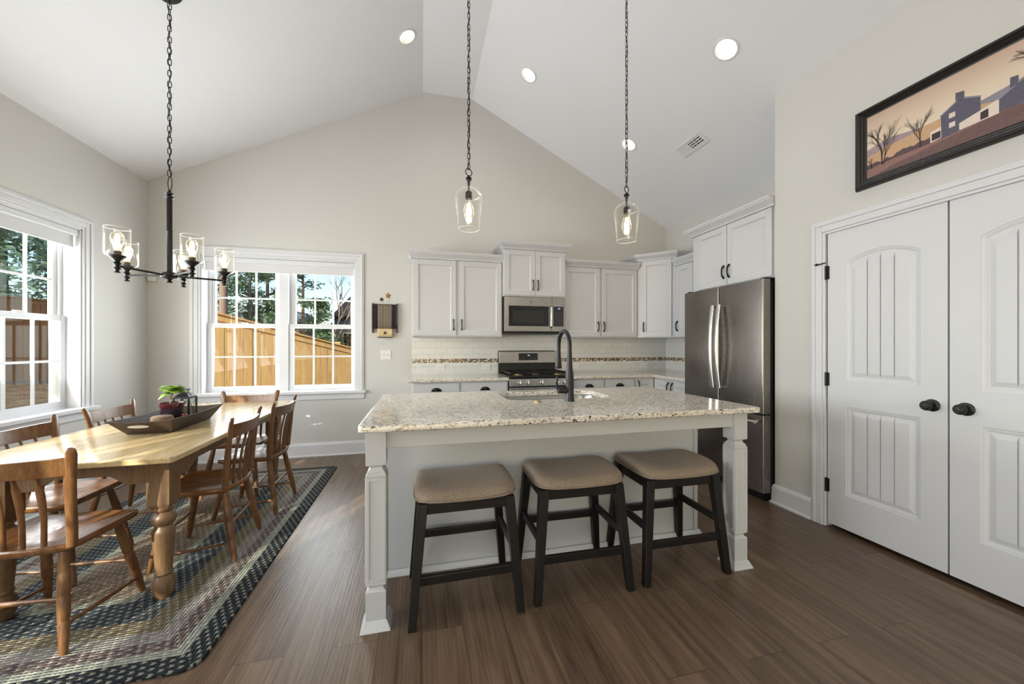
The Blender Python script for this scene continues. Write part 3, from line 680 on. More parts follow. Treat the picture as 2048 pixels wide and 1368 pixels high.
base_cabinet('narrow white base cabinet with one door in the back corner', place(2.488, YC, 0), (2.488, YC, 0), .262, [('door', .012, .25, .115, .845, .04)], d=.60)
base_cabinet('white base cabinet with two doors on the right wall beside the refrigerator', place(XR-.61, YC-.002, -PI/2), (XR-.61, YC, 0), .685, [('door', .03, .335, .115, .845, .305), ('door', .345, .66, .115, .845, .375)])
def slab(name, label, polys, z0, z1, cat='worktop', bevel=.006, base=None, holes=None):
    m = MB()
    for p in polys: m.prism(p, z0, z1, 2)
    o = m.build(name, M['granite'], loc=base or (polys[0][0][0], polys[0][0][1], z0), bevel=bevel); return tag(o, label, cat)
slab('worktop', 'speckled granite worktop left of the gas range', [[(-.145, 3.955), (.925, 3.955), (.925, YB-.008), (-.145, YB-.008)]], CTZ-.032, CTZ)
slab('worktop', 'L-shaped granite worktop right of the gas range, running to the refrigerator', [[(1.685, 3.955), (XR-.66, 3.955), (XR-.66, 3.33), (XR-.01, 3.33), (XR-.01, YB-.01), (1.685, YB-.01)]], CTZ-.032, CTZ)

# ---------------------------------------------------------------- refrigerator
t = thing('refrigerator', 'stainless french-door refrigerator in the alcove on the right', 'refrigerator', (2.98, 2.86, 0))
fx, y0, y1 = 2.632, 2.405, 3.318
b = MB(); b.box(2.715, XR-.03, y0+.004, y1-.004, .02, 1.765); b.build('fridge_body', M['darkside'], t, bevel=.004)
MB().box(2.70, 2.73, y0+.012, y1-.012, .06, 1.75).build('door_gasket', M['rubber'], t)
ym = 2.862
for nm, a, c, za, zb in (('door', ym+.003, y1, .705, 1.785), ('door', y0, ym-.003, .705, 1.785), ('freezer_drawer', y0, y1, .075, .693)):
    m = MB(); n = 6; ra = .012; Pp = []
    # rounded front edges, flat brushed face
    Pp += [(2.703, a), (fx+ra, a)]+[(fx+ra-ra*math.sin(PI/2*i/n), a+ra-ra*math.cos(PI/2*i/n)) for i in range(1, n+1)]
    Pp += [(fx+ra-ra*math.cos(PI/2*i/n), c-ra+ra*math.sin(PI/2*i/n)) for i in range(0, n+1)]+[(2.703, c)]
    m.prism(Pp, za, zb, 2); dr = m.build(nm, M['fridge'], t, smooth=30)
    if nm == 'door':
        yy = (a+.035) if a > ym else (c-.035); hm = MB(); P = []
        for i in range(15):
            u = -1+2*i/14; P.append((fx-.034-.028*(1-u*u), yy, 1.245+u*.375))
        hm.tube(P, [(.012, .019)]*15, 12, up=(1, 0, 0)); 
        for s in (-1, 1): hm.tube([(fx+.001, yy, 1.245+s*.365), (fx-.036, yy, 1.245+s*.365)], .011, 8)
        hm.build('handle', M['chrome'], dr, smooth=45)
    else:
        hm = MB(); hm.tube([(fx-.052, a+.03, .64), (fx-.052, c-.03, .64)], [(.014, .009)]*2, 10, up=(0, 0, 1))
        for s in (a+.06, c-.06): hm.box(fx-.05, fx+.001, s-.012, s+.012, .63, .65)
        hm.build('handle', M['chrome'], dr, smooth=40)
hg = MB(); hg.box(2.66, 2.76, y0+.01, y0+.05, 1.786, 1.80); hg.box(2.66, 2.76, y1-.05, y1-.01, 1.786, 1.80); hg.build('hinge_cover', M['darkside'], t, bevel=.004)
MB().box(2.68, 2.9, y0+.03, y1-.03, .0, .07).build('toe_grille', M['rubber'], t)

# ---------------------------------------------------------------- outlets, switches
def outlet(label, x, z, y, ax=0, horiz=True, kind='outlet', group=None):
    t = thing('wall_outlet' if kind == 'outlet' else 'light_switch', label, kind if kind == 'outlet' else 'light switch', (x, y, z), group)
    w, h = (.057, .035) if horiz else (.058, .057)
    MB().box(x-w, x+w, y-.006, y, z-h, z+h).build('cover_plate', M['plastic'], t, bevel=.003)
    if kind == 'outlet':
        for s in (-.02, .02):
            o = MB(); o.box(x+s-.014, x+s+.014, y-.0075, y-.005, z-.017, z+.017); o = o.build('socket', M['plastic'], t, bevel=.003)
            q = MB(); q.box(x+s-.007, x+s+.0, y-.0078, y-.007, z+.005, z+.0075); q.box(x+s-.007, x+s, y-.0078, y-.007, z-.0075, z-.005); q.box(x+s+.004, x+s+.008, y-.0078, y-.007, z-.002, z+.002); q.build('slot', M['darkside'], o)
    else:
        for s in (-.023, .023):
            o = MB(); o.hexa([(x+s-.005, y-.006, z-.012), (x+s+.005, y-.006, z-.012), (x+s+.005, y-.004, z-.012), (x+s-.005, y-.004, z-.012)], [(x+s-.004, y-.02, z+.012), (x+s+.004, y-.02, z+.012), (x+s+.004, y-.004, z+.006), (x+s-.004, y-.004, z+.006)]); o.build('toggle', M['plastic'], t)
GO = 'white outlets in the tile backsplash'
outlet('white outlet in the backsplash farthest left, near the bare wall', .218, .98, B-.008, group=GO)
outlet('white outlet in the backsplash just left of the gas range', .783, .985, B-.008, group=GO)
outlet('white outlet in the backsplash just right of the black faucet', 1.975, .983, B-.008, group=GO)
outlet('white outlet in the backsplash nearest the back right corner', 3.0, .975, B-.008, group=GO)
outlet('white double switch plate on the wall below the towel rack', -.412, 1.144, B, kind='switch', horiz=False)
t = thing('motion_sensor', 'small white sensor box high in the back left corner', 'sensor', (-2.705, B, 1.957))
MB().box(-2.742, -2.668, B-.035, B, 1.915, 1.998).build('sensor_case', M['plastic'], t, bevel=.012)

# ---------------------------------------------------------------- island
IX0, IX1 = -.24, 1.79
t = thing('kitchen_island', 'white kitchen island base with carved square front legs', 'kitchen island', (.775, 2.2, 0))
IB = .884-.002
b = MB(); b.box(-.215, 1.775, 2.14, 2.69, 0, .62); b.box(-.215, .45, 2.14, 2.69, .62, IB); b.box(1.29, 1.775, 2.14, 2.69, .62, IB); b.box(.45, 1.29, 2.14, 2.17, .62, IB); b.box(.45, 1.29, 2.66, 2.69, .62, IB)
b.build('cabinet_body', M['island'], t, bevel=.002)
pm = MB(); pm.box(-.2, 1.757, 2.128, 2.14, 0, IB); pm.box(1.757, 1.787, 2.122, 2.70, 0, IB); pm.box(-.227, -.2, 2.122, 2.70, 0, IB); pm.build('back_panel', M['island'], t, bevel=.002)
SHOE = [(0, 0), (.016, 0), (.015, .01), (.010, .022), (.004, .03), (0, .031)]
pm = MB(); pm.sweep(SHOE, [(-.229, 2.69, 0), (-.229, 2.12, 0), (1.789, 2.12, 0), (1.789, 2.69, 0)][::1]); pm.build('base_moulding', M['island'], t, smooth=30)
ap = MB(); ap.box(IX0+.05, IX1-.05, 1.752, 1.777, .792, IB); ap.box(IX0+.012, IX0+.037, 1.78, 2.13, .792, IB); ap.box(IX1-.037, IX1-.012, 1.78, 2.13, .792, IB); ap.build('apron', M['island'], t, bevel=.002)
def island_leg(x, y, w=.086):
    m = MB(); h = w/2; cx, cy = x+h, y+h
    sq = lambda r, z: [(cx-r, cy-r, z), (cx+r, cy-r, z), (cx+r, cy+r, z), (cx-r, cy+r, z)]
    R = [sq(h+.022, 0), sq(h+.019, .006), sq(h+.006, .035), sq(h, .04), sq(h, .165), sq(h-.012, .174), sq(h-.013, .182), sq(h-.004, .191), sq(h, .193), sq(h, .206), sq(h-.002, .21), sq(h-.002, .667), sq(h, .67), sq(h, .68), sq(h-.006, .684), sq(h-.004, .690), sq(h-.013, .700), sq(h-.018, .708), sq(h-.013, .716), sq(h, .722), sq(h, IB)]
    m.loft(R); g = m.build('leg', M['island'], t, bevel=.0015)
    p = MB(); e = h-.0015; bw = .014
    for k in range(4):
        q = Matrix.Translation((cx, cy, 0)) @ Matrix.Rotation(k*PI/2, 4, 'Z')
        for a, b_, c, d in ((-e, -e+bw, .21, .667), (e-bw, e, .21, .667), (-e+bw, e-bw, .21, .225), (-e+bw, e-bw, .652, .667)):
            vs = [(a, -e-.004, c), (b_, -e-.004, c), (b_, -e, c), (a, -e, c), (a, -e-.004, d), (b_, -e-.004, d), (b_, -e, d), (a, -e, d)]
            p.add([q @ Vector(v) for v in vs], [(3, 2, 1, 0), (4, 5, 6, 7), (0, 1, 5, 4), (1, 2, 6, 5), (2, 3, 7, 6), (3, 0, 4, 7)])
    p.build('raised_border', M['island'], g, bevel=.0012)
island_leg(IX0, 1.735); island_leg(IX1-.086, 1.735)
# island worktop with the sink cut-out
def rrect(x0, x1, y0, y1, r, n=6):
    P = []
    for cx, cy, a in ((x1-r, y1-r, 0), (x0+r, y1-r, PI/2), (x0+r, y0+r, PI), (x1-r, y0+r, 3*PI/2)):
        P += [(cx+r*math.cos(a+PI/2*i/n), cy+r*math.sin(a+PI/2*i/n)) for i in range(n+1)]
    return P
OUT = rrect(-.262, 1.802, 1.652, 2.728, .025); HOL = rrect(.52, 1.225, 2.215, 2.605, .10)
m = MB(); e = .006
for z, inset in ((.914, e), ):
    fill_with_holes(m, [(x, y, .914) for x, y in rrect(-.262+e, 1.802-e, 1.652+e, 2.728-e, .02)], [[(x, y, .914) for x, y in rrect(.52-.004, 1.225+.004, 2.215-.004, 2.605+.004, .104)]])
m.loft([[(x, y, .914) for x, y in rrect(-.262+e, 1.802-e, 1.652+e, 2.728-e, .02)], [(x, y, .912) for x, y in rrect(-.260, 1.80, 1.654, 2.726, .023)], [(x, y, .907) for x, y in OUT], [(x, y, .889) for x, y in OUT], [(x, y, .884) for x, y in rrect(-.262+e, 1.802-e, 1.652+e, 2.728-e, .02)]], cap=False)
m.loft([[(x, y, .914) for x, y in rrect(.52-.004, 1.225+.004, 2.215-.004, 2.605+.004, .104)], [(x, y, .909) for x, y in HOL], [(x, y, .884) for x, y in HOL]], cap=False)
fill_with_holes(m, [(x, y, .884) for x, y in rrect(-.262+e, 1.802-e, 1.652+e, 2.728-e, .02)], [[(x, y, .884) for x, y in HOL]])
tag(m.build('worktop', M['granite'], loc=(.77, 2.19, .884), smooth=40), 'large speckled granite worktop on the island with a sink cut-out', 'worktop')
# undermount sink
t = thing('kitchen_sink', 'undermount stainless sink bowl in the island worktop', 'sink', (.87, 2.41, .88))
m = MB(); RR = lambda d, z, r: [(x, y, z) for x, y in rrect(.51+d, 1.235-d, 2.205+d, 2.615-d, r)]
m.loft([RR(-.015, .8835, .11), RR(0, .8825, .11), RR(.008, .86, .10), RR(.012, .70, .09), RR(.04, .672, .07), RR(.15, .668, .04)], cap=False)
m.add(RR(.15, .668, .04), [tuple(range(28))]); m.build('sink_bowl', M['sinksteel'], t, smooth=40)
m = MB(); m.lathe([(.0005, .004), (.03, .004), (.045, .006), (.055, .003), (.055, 0)], (.87, 2.42, .6685), 20, cap=False); m.build('drain', M['chrome'], t, smooth=40)
# faucet
t = thing('faucet', 'black gooseneck pull-down faucet standing behind the island sink edge', 'faucet', (.872, 2.118, .914))
fx_, fy = .872, 2.118
m = MB(); m.lathe([(.0005, 0), (.031, 0), (.031, .004), (.0285, .012), (.026, .06), (.025, .115), (.024, .16), (.019, .20), (.0155, .26), (.014, .30)], (fx_, fy, .914), 20, cap=True); m.build('faucet_body', M['matte'], t, smooth=40)
P = [(fx_, fy, 1.20), (fx_, fy, 1.255)]; R_ = .092
for i in range(1, 14):
    a = PI*i/14*1.03; P.append((fx_-.0*i, fy+R_-R_*math.cos(a), 1.255+R_*.95*math.sin(a)))
e = P[-1]; P.append((fx_, e[1]+.002, e[2]-.03)); P.append((fx_, e[1]+.003, e[2]-.06))
m = MB(); m.tube(P, .0135, 14); m.build('spout', M['matte'], t, smooth=60)
q = P[-1]; m = MB(); m.lathe([(.0005, 0), (.0135, 0), (.0145, .02), (.017, .05), (.022, .085), (.023, .10), (.021, .105), (.0005, .105)], q, 16, Vector((0, .04, -1))); m.build('spray_head', M['matte'], t, smooth=40)
m = MB(); m.lathe([(.0005, 0), (.0225, 0), (.0225, .045), (.019, .06), (.0005, .066)], (fx_-.015, fy, .982), 16, Vector((-1, 0, 0)))
m.tube([(fx_-.068, fy, .982), (fx_-.080, fy, 1.0), (fx_-.084, fy-.002, 1.03), (fx_-.080, fy-.004, 1.062)], [.011, .0095, .008, .0075], 10); m.build('lever_handle', M['matte'], t, smooth=50)
m = MB(); m.lathe([(.0005, .010), (.016, .010), (.018, .008), (.018, .004), (.024, .003), (.025, 0)], (.675, 2.135, .914), 20); tag(m.build('air_switch_button', M['brass'], smooth=40, loc=(.675, 2.135, .914)), 'small round brass button set in the island worktop in front of the sink', 'button')
# ---------------------------------------------------------------- bar stools
def make_stool(label, x, y, a):
    t = thing('bar_stool', label, 'bar stool', group='backless bar stools at the island')
    zt = .535
    LG = [((sx*.248, sy*.198, 0), (sx*.202, sy*.150, zt)) for sx in (-1, 1) for sy in (-1, 1)]
    def at(l, z): f, tp = Vector(l[0]), Vector(l[1]); return f+(tp-f)*(z/zt)
    for l in LG: MB().leg(l[0], l[1], .036, .047).build('leg', M['espresso'], t, bevel=.003)
    FL_, BL_, FR_, BR_ = LG
    for p, q, z in ((FL_, FR_, zt-.026), (BL_, BR_, zt-.026), (FL_, BL_, zt-.026), (FR_, BR_, zt-.026)):
        MB().bar(at(p, z), at(q, z), .022, .05).build('seat_rail', M['espresso'], t, bevel=.002)
    for p, q, z in ((FL_, FR_, .20), (BL_, BR_, .235), (FL_, BL_, .285), (FR_, BR_, .285)):
        MB().bar(at(p, z), at(q, z), .02, .04).build('stretcher', M['espresso'], t, bevel=.003)
    # saddle seat: domed cushion, raised towards the two ends
    m = MB(); nx, ny = 28, 20; hx, hy = .237, .188
    def rr(u, v, k):                               # superellipse footprint
        return u, v
    top = lambda x, y: zt+.046+.020*(abs(x)/hx)**2*(1-(y/hy)**2*.5)+.012*(1-(y/hy)**2)
    rings = []
    def ring(scale_in, zf, n=40, e=7):
        R = []
        for i in range(n):
            a = 2*PI*i/n; c, s_ = math.cos(a), math.sin(a)
            r = (abs(c)**e+abs(s_)**e)**(-1/e); px, py = hx*r*c, hy*r*s_
            k = 1-scale_in/hy
            px, py = px*(1-scale_in/hx), py*k; R.append((px, py, zf(px, py)))
        return R
    low = lambda x, y: zt+.004+.010*(abs(x)/hx)**2.2
    rings = [ring(.02, lambda x, y: zt), ring(.0, low), ring(-.003, lambda x, y: low(x, y)+.018), ring(.0, lambda x, y: top(x, y)-.022), ring(.008, lambda x, y: top(x, y)-.010), ring(.024, lambda x, y: top(x, y)-.002), ring(.05, top), ring(.09, top), ring(.13, top), ring(.165, top)]
    m.loft(rings); st = m.build('seat', M['fabric'], t, smooth=80)
    P = [Vector(p) for p in ring(-.0035, lambda x, y: low(x, y)+.004)]
    MB().tube(P, .0036, 6, closed=True).build('piping', M['fabric'], st, smooth=60)
    t.location = (x, y, 0); t.rotation_euler = (0, 0, a); return t
make_stool('tan upholstered backless bar stool at the left end of the island row, nearest the rug', .203, 1.895, .012)
make_stool('tan upholstered backless bar stool in the middle of the row, between two other stools', .793, 1.915, -.01)
make_stool('tan upholstered backless bar stool at the right end of the row, nearest the refrigerator', 1.384, 1.915, -.005)

# ---------------------------------------------------------------- rug
rx, ry = -1.575, 2.925
m = MB(); m.loft([[(x, y, z) for x, y in rrect(-RUGHW+i, RUGHW-i, -RUGHL+i, RUGHL-i, .07, 8)] for i, z in ((0, .0005), (0, .006), (.006, .0105), (.02, .011))])
rg = tag(m.build('braided_rug', M['rug']), 'large braided rug in navy, grey and brown bands under the dining table', 'rug'); rg.location = (rx, ry, 0)
RZ = .011
# ---------------------------------------------------------------- dining table
t = thing('dining_table', 'long honey pine dining table with turned legs on the braided rug', 'table')
TW, TL, TZ = .437, .925, .742
m = MB(); m.loft([[(x, y, z) for x, y in rrect(-TW+i, TW-i, -TL+i, TL-i, .012, 4)] for i, z in ((.004, TZ-.026), (0, TZ-.022), (0, TZ-.004), (.004, TZ))])
m.build('tabletop', M['pine'], t, smooth=40)
LX, LY = .303, .74
for sx in (-1, 1):
    for sy in (-1, 1):
        m = MB(); m.loft([[(sx*LX+a*r, sy*LY+b*r, z) for a, b in ((-1, -1), (1, -1), (1, 1), (-1, 1))] for r, z in ((.030, .452), (.040, .468), (.046, .485), (.046, TZ-.027))])
        m.lathe([(.0005, .0), (.026, 0), (.038, .02), (.046, .05), (.046, .078), (.040, .098), (.030, .112), (.034, .118), (.036, .124), (.034, .130), (.032, .14), (.037, .20), (.042, .27), (.045, .32), (.044, .335), (.036, .348), (.032, .356), (.040, .364), (.047, .376), (.049, .390), (.046, .404), (.038, .416), (.031, .424), (.035, .43), (.041, .437), (.041, .445), (.034, .452), (.030, .46)], (sx*LX, sy*LY, RZ), 24)
        m.build('leg', M['pineleg'], t, smooth=35)
for s in (-1, 1):
    m = MB(); L = 2*(LX-.046); x0_, x1_ = -LX+.046, LX-.046
    m.prism([(x0_, TZ-.027), (x0_, TZ-.155), (x0_+.085, TZ-.155), (x0_+.15, TZ-.11), (x1_-.15, TZ-.11), (x1_-.085, TZ-.155), (x1_, TZ-.155), (x1_, TZ-.027)], s*(LY+.02)-.012, s*(LY+.02)+.012, 1); m.build('apron', M['pineleg'], t, bevel=.002)
    m = MB(); y0_, y1_ = -LY+.046, LY-.046
    m.prism([(y0_, TZ-.027), (y0_, TZ-.155), (y0_+.1, TZ-.155), (y0_+.18, TZ-.11), (y1_-.18, TZ-.11), (y1_-.1, TZ-.155), (y1_, TZ-.155), (y1_, TZ-.027)], s*(LX+.02)-.012, s*(LX+.02)+.012, 0); m.build('apron', M['pineleg'], t, bevel=.002)
TROT = math.radians(1.1); TC = Vector((-1.555, 2.925, 0)); t.location = TC; t.rotation_euler = (0, 0, TROT)
# ---------------------------------------------------------------- dining chairs (local: front +y)
def make_chair(label):
    t = thing('dining_chair', label, 'chair', group='arrow-back oak dining chairs')
    SZ = .437; bl = lambda x: -.195+.045*(x/.20)**2          # rear edge curves forward at the sides
    # shaped seat
    n = 24; outl = []
    for i in range(13): x = -.185+.37*i/12; outl.append((x, bl(x)))
    outl += [(.196, -.12), (.205, .0), (.209, .10), (.209, .155), (.198, .174)]
    outl += [(.1, .18), (0, .181), (-.1, .18)]
    outl += [(-.198, .174), (-.209, .155), (-.209, .10), (-.205, 0), (-.196, -.12)]
    k = lambda s, z, dy=0: [(x*s, y*s+dy, z) for x, y in outl]
    m = MB(); m.loft([k(.93, SZ-.034), k(.985, SZ-.026), k(1, SZ-.014), k(.995, SZ-.004), k(.97, SZ)], cap=False); m.add(k(.93, SZ-.034), [tuple(range(len(outl)-1, -1, -1))])
    rr = [k(.97, SZ), k(.86, SZ-.002), k(.7, SZ-.009), k(.4, SZ-.013), k(.08, SZ-.011)]
    rr = [[(x, y, z-(.006*max(0, y)/.2 if j == 1 else 0)+(.006 if (j in (2, 3) and abs(x) < .03 and y > .05) else 0)) for x, y, z in r] for j, r in enumerate(rr)]
    m.loft(rr, cap=False); m.add(rr[-1], [tuple(range(len(outl)))])
    m.build('seat', M['seat'], t, smooth=50)
    # splayed bamboo-turned legs
    LG = {}
    for sx in (-1, 1):
        for sy in (-1, 1):
            f = Vector((sx*.198, sy*.20, RZ+.002)); tp = Vector((sx*.142, .122 if sy > 0 else -.132, SZ-.028)); LG[sx, sy] = (f, tp)
            Pp = []; rad = []
            for u, r in ((0, .0125), (.06, .0145), (.28, .0185), (.30, .0165), (.31, .0165), (.33, .019), (.52, .0205), (.54, .018), (.55, .018), (.57, .0205), (.74, .0195), (.76, .0175), (.77, .0175), (.79, .0185), (1, .0155)):
                Pp.append(f+(tp-f)*u); rad.append(r)
            MB().tube(Pp, rad, 12).build('leg', M['chair'], t, smooth=60)
    at = lambda l, z: l[0]+(l[1]-l[0])*((z-RZ)/(SZ-.028-RZ))
    def stretch(a, za, b, zb):
        p, q = at(LG[a], za), at(LG[b], zb)
        MB().tube([p, p+(q-p)*.12, (p+q)/2, p+(q-p)*.88, q], [.0065, .0075, .0098, .0075, .0065], 8).build('stretcher', M['chair'], t, smooth=60)
    stretch((-1, 1), .19, (1, 1), .19); stretch((-1, -1), .215, (1, -1), .215)
    for sx in (-1, 1): stretch((sx, -1), .115, (sx, 1), .085)
    # rabbit-ear back posts
    top = lambda x: None
    for sx in (-1, 1):
        Pp = [(sx*.186, -.150, SZ-.012), (sx*.189, -.154, .50), (sx*.193, -.164, .60), (sx*.199, -.174, .70), (sx*.208, -.184, .77), (sx*.218, -.193, .815), (sx*.225, -.20, .835)]
        R = [(.0165, .0165), (.0175, .0175), (.018, .0165), (.021, .0125), (.023, .0105), (.021, .0095), (.013, .008)]
        MB().tube(Pp, R, 12, up=(1, 0, 0)).build('back_post', M['chair'], t, smooth=60)
    # bowed crest rail
    m = MB(); rings = []
    for i in range(17):
        u = -1+2*i/16; x = u*.200; y = -.189-.034*(1-u*u)+.006; lean = .16; th = .0085
        zb, ztp = .722, .800-.006*(1-abs(u))
        rings.append([(x, y+lean*(.76-.722)-th, zb), (x, y+lean*(.76-.722)+th, zb), (x, y-lean*(ztp-.76)+th*.8, ztp), (x, y-lean*(ztp-.76)-th*.8, ztp)])
    m.loft(rings); m.build('crest_rail', M['chair'], t, smooth=30, bevel=.003)
    for x in (-.099, -.033, .033, .099):
        yb = bl(x)+.028; u = x/.2; yt = -.189-.034*(1-u*u)+.006+.01
        b = Vector((x*.95, yb, SZ-.012)); e = Vector((x*1.08, yt, .728))
        Pp = []; R = []
        for v, ru, rv in ((0, .0095, .0095), (.12, .0095, .009), (.35, .0105, .0075), (.58, .0145, .0062), (.74, .0165, .0058), (.82, .0155, .0058), (.88, .0095, .0065), (.93, .0075, .0068), (1, .007, .0068)):
            p = b+(e-b)*v; p.y += -.012*math.sin(PI*v)*-1; Pp.append(p); R.append((ru, rv))
        MB().tube(Pp, R, 10, up=(1, 0, 0)).build('spindle', M['chair'], t, smooth=60)
    return t
chair0 = make_chair('oak dining chair at the near end of the table, its back towards the room')
spots = [(None, -1.583, 2.085, -.055), ('oak dining chair on the window side, nearer one, tucked halfway under the table', -1.945, 2.595, -PI/2), ('oak dining chair on the window side, farther one, beside the back left corner', -1.99, 3.30, -PI/2+.02),
         ('oak dining chair on the island side, nearer one, beside the turned table leg', -1.255, 2.64, PI/2+.05), ('oak dining chair on the island side, farther one, close to the end of the rug', -1.235, 3.262, PI/2-.02), ('oak dining chair at the far end of the table, in front of the back window', -1.53, 3.70, PI)]
for i, (lb, x, y, a) in enumerate(spots):
    c = chair0 if lb is None else copy_tree(chair0)
    if lb: c['label'] = lb
    c.location = (x, y, 0); c.rotation_euler = (0, 0, a)

# ---------------------------------------------------------------- things on the table
def on_table(x, y): return (x, y, TZ)
# wooden dough-bowl tray
t = thing('wooden_tray', 'long dark wooden dough-bowl tray with hand slots on the pine table', 'tray')
def tray_ring(hw, hl, z, dip, n=8):
    R = []
    for i in range(n+1): u = -1+2*i/n; R.append((u*hw, -hl+(-dip*0), z-dip*(1-u*u)))
    for i in range(1, n+1): v = -1+2*i/n; R.append((hw, v*hl, z+(0 if dip == 0 else -.012*(1-v*v))))
    for i in range(1, n+1): u = 1-2*i/n; R.append((u*hw, hl, z-dip*(1-u*u)))
    for i in range(1, n): v = 1-2*i/n; R.append((-hw, v*hl, z+(0 if dip == 0 else -.012*(1-v*v))))
    return R
m = MB()
m.loft([tray_ring(.105, .215, 0, 0), tray_ring(.15, .305, .092, .012), tray_ring(.141, .293, .092, .012), tray_ring(.098, .205, .014, 0)], cap=False)
m.add(tray_ring(.105, .215, 0, 0), [tuple(range(31, -1, -1))]); m.add(tray_ring(.098, .205, .014, 0), [tuple(range(32))])
m.build('tray_bowl', M['traywood'], t, smooth=30)
for s in (-1, 1):
    m = MB(); sl = .09/.0805
    p = lambda x, z: (x, s*(.215+sl*z+.0015), z)
    sh = [(.05*math.cos(a)+.02*s, .052+.010*math.sin(a)) for a in [2*PI*i/16 for i in range(16)]]
    m.loft([[(x, s*(.215+sl*z+.002), z) for x, z in sh], [(x, s*(.215+sl*z-.012), z) for x, z in sh]]); m.build('hand_slot', plain('slot_light', '#CFCAC4', .7, nz=.1), t)
t.location = (-1.535, 2.80, TZ+.0005); t.rotation_euler = (0, 0, TROT*1.5); TB = TZ+.015
# potted plant
px, py = -1.518, 2.76
t = thing('potted_plant', 'bright green bonsai-like plant in a burgundy pot in the wooden tray', 'plant', (px, py, TB))
t2 = NT('glazed_pot'); sp = t2.n('SeparateXYZ', {0: t2.obj()}); t2.set(color=t2.ramp(sp.outputs[2], [(.0, lin('#2B2A33')), (.104, lin('#30262F')), (.111, lin('#45151B')), (.13, lin('#521B22'))]), rough=.12); M['pot'] = t2.m
m = MB(); m.lathe([(.0005, .0), (.042, 0), (.046, .02), (.052, .07), (.056, .115), (.062, .117), (.062, .137), (.057, .138), (.053, .128), (.0005, .126)], (px, py, TB), 28); m.build('pot', M['pot'], t, smooth=35)
m = MB(); m.lathe([(.0005, .004), (.03, .003), (.0515, .0)], (px, py, TB+.1275), 20, cap=False); m.build('soil', M['soil'], t, smooth=60)
m = MB(); m.tube([(px, py, TB+.126), (px-.008, py, TB+.14), (px+.006, py+.004, TB+.155), (px-.006, py-.004, TB+.168), (px+.004, py, TB+.19), (px, py, TB+.215)], [.006, .0055, .005, .005, .004, .003], 8); m.build('stem', plain('twisted_stem', '#8E7A5E', .7, nz=.3), t, smooth=60)
leafm = plain('leaf_green', '#93B83A', .45, nz=.3, bscale=40); leafd = plain('leaf_dark_green', '#4F7F2A', .45, nz=.3, bscale=40); leafp = plain('leaf_pink', '#E39A86', .5, nz=.2)
rnd = random.Random(5)
def leaf_mesh(L, w, droop, cup=.25):
    m = []; f = []; n = 6
    for i in range(n+1):
        u = i/n; ww = w*math.sin(PI*min(1, u**.8*.97+.02)); z = -droop*u*u*L
        for k in (-1, 0, 1): m.append(Vector((k*ww, u*L, z+abs(k)*ww*cup)))
    for i in range(n):
        for k in range(2): a = i*3+k; f.append((a, a+1, a+4, a+3))
    return m, f
for i in range(34):
    a = 2*PI*i*.382+.4; L = rnd.uniform(.045, .08); h = TB+.192+.03*rnd.random()+(.014 if i < 10 else 0)
    vs, fs = leaf_mesh(L, L*.36, rnd.uniform(.15, .5)); R = Matrix.Translation((px, py, h)) @ Matrix.Rotation(a, 4, 'Z') @ Matrix.Rotation(rnd.uniform(.05, .5), 4, 'X')
    m = MB(); m.add([R @ v for v in vs], fs); m.tube([R @ Vector((0, .0, -.001)), R @ Vector((0, .012, 0))], .0012, 5)
    o = m.build('leaf', leafp if i in (5,) else (leafd if i % 4 == 3 else leafm), t, smooth=60); sm = o.modifiers.new('thick', 'SOLIDIFY'); sm.thickness = .0008
# lantern
lx, ly = -1.52, 2.90; lz = TB
t = thing('lantern', 'small black metal lantern with glass sides and a red candle in the tray', 'lantern', (lx, ly, lz))
m = MB(); w = .042
m.box(lx-w-.004, lx+w+.004, ly-w-.004, ly+w+.004, lz, lz+0.0080); m.box(lx-w-.003, lx+w+.003, ly-w-.003, ly+w+.003, lz+0.1477, lz+0.1590)
for sx in (-1, 1):
    for sy in (-1, 1): m.box(lx+sx*w-.0045, lx+sx*w+.0045, ly+sy*w-.0045, ly+sy*w+.0045, lz+0.0070, lz+0.1491)
for k in range(4):
    q = Matrix.Translation((lx, ly, 0)) @ Matrix.Rotation(k*PI/2, 4, 'Z')
    for s in (-1, 1): m.tube([q @ Vector((-w*s, -w, lz+0.0100)), q @ Vector((w*s, -w, lz+0.1477))], .0013, 5)
m.hexa([(lx-w, ly-w, lz+0.1590), (lx+w, ly-w, lz+0.1590), (lx+w, ly+w, lz+0.1590), (lx-w, ly+w, lz+0.1590)], [(lx-.02, ly-.02, lz+0.1818), (lx+.02, ly-.02, lz+0.1818), (lx+.02, ly+.02, lz+0.1818), (lx-.02, ly+.02, lz+0.1818)])
m.box(lx-.014, lx+.014, ly-.014, ly+.014, lz+0.1818, lz+0.2016); m.box(lx-.02, lx+.02, ly-.02, ly+.02, lz+0.2002, lz+0.2073)
m.build('lantern_frame', M['black'], t)
m = MB(); m.tube([(lx-.036, ly, lz+0.1676)]+[(lx-.036-.03*u, ly, lz+0.1676+.045*u) for u in (.3, .6)]+[(lx-.058+.0*u, ly+.0, lz+0.2272) for u in (1,)]+[(lx-.03, ly, lz+0.2343), (lx+.0, ly, lz+0.2130), (lx+.036, ly, lz+0.1676)], .0015, 6); m.build('handle', M['black'], t, smooth=60)
m = MB()
for k in range(4):
    q = Matrix.Translation((lx, ly, 0)) @ Matrix.Rotation(k*PI/2, 4, 'Z'); m.add([q @ Vector(v) for v in ((-w+.004, -w+.004, lz+0.0080), (w-.004, -w+.004, lz+0.0080), (w-.004, -w+.004, lz+0.1477), (-w+.004, -w+.004, lz+0.1477))], [(0, 1, 2, 3)])
m.build('glass_pane', M['pane'], t)
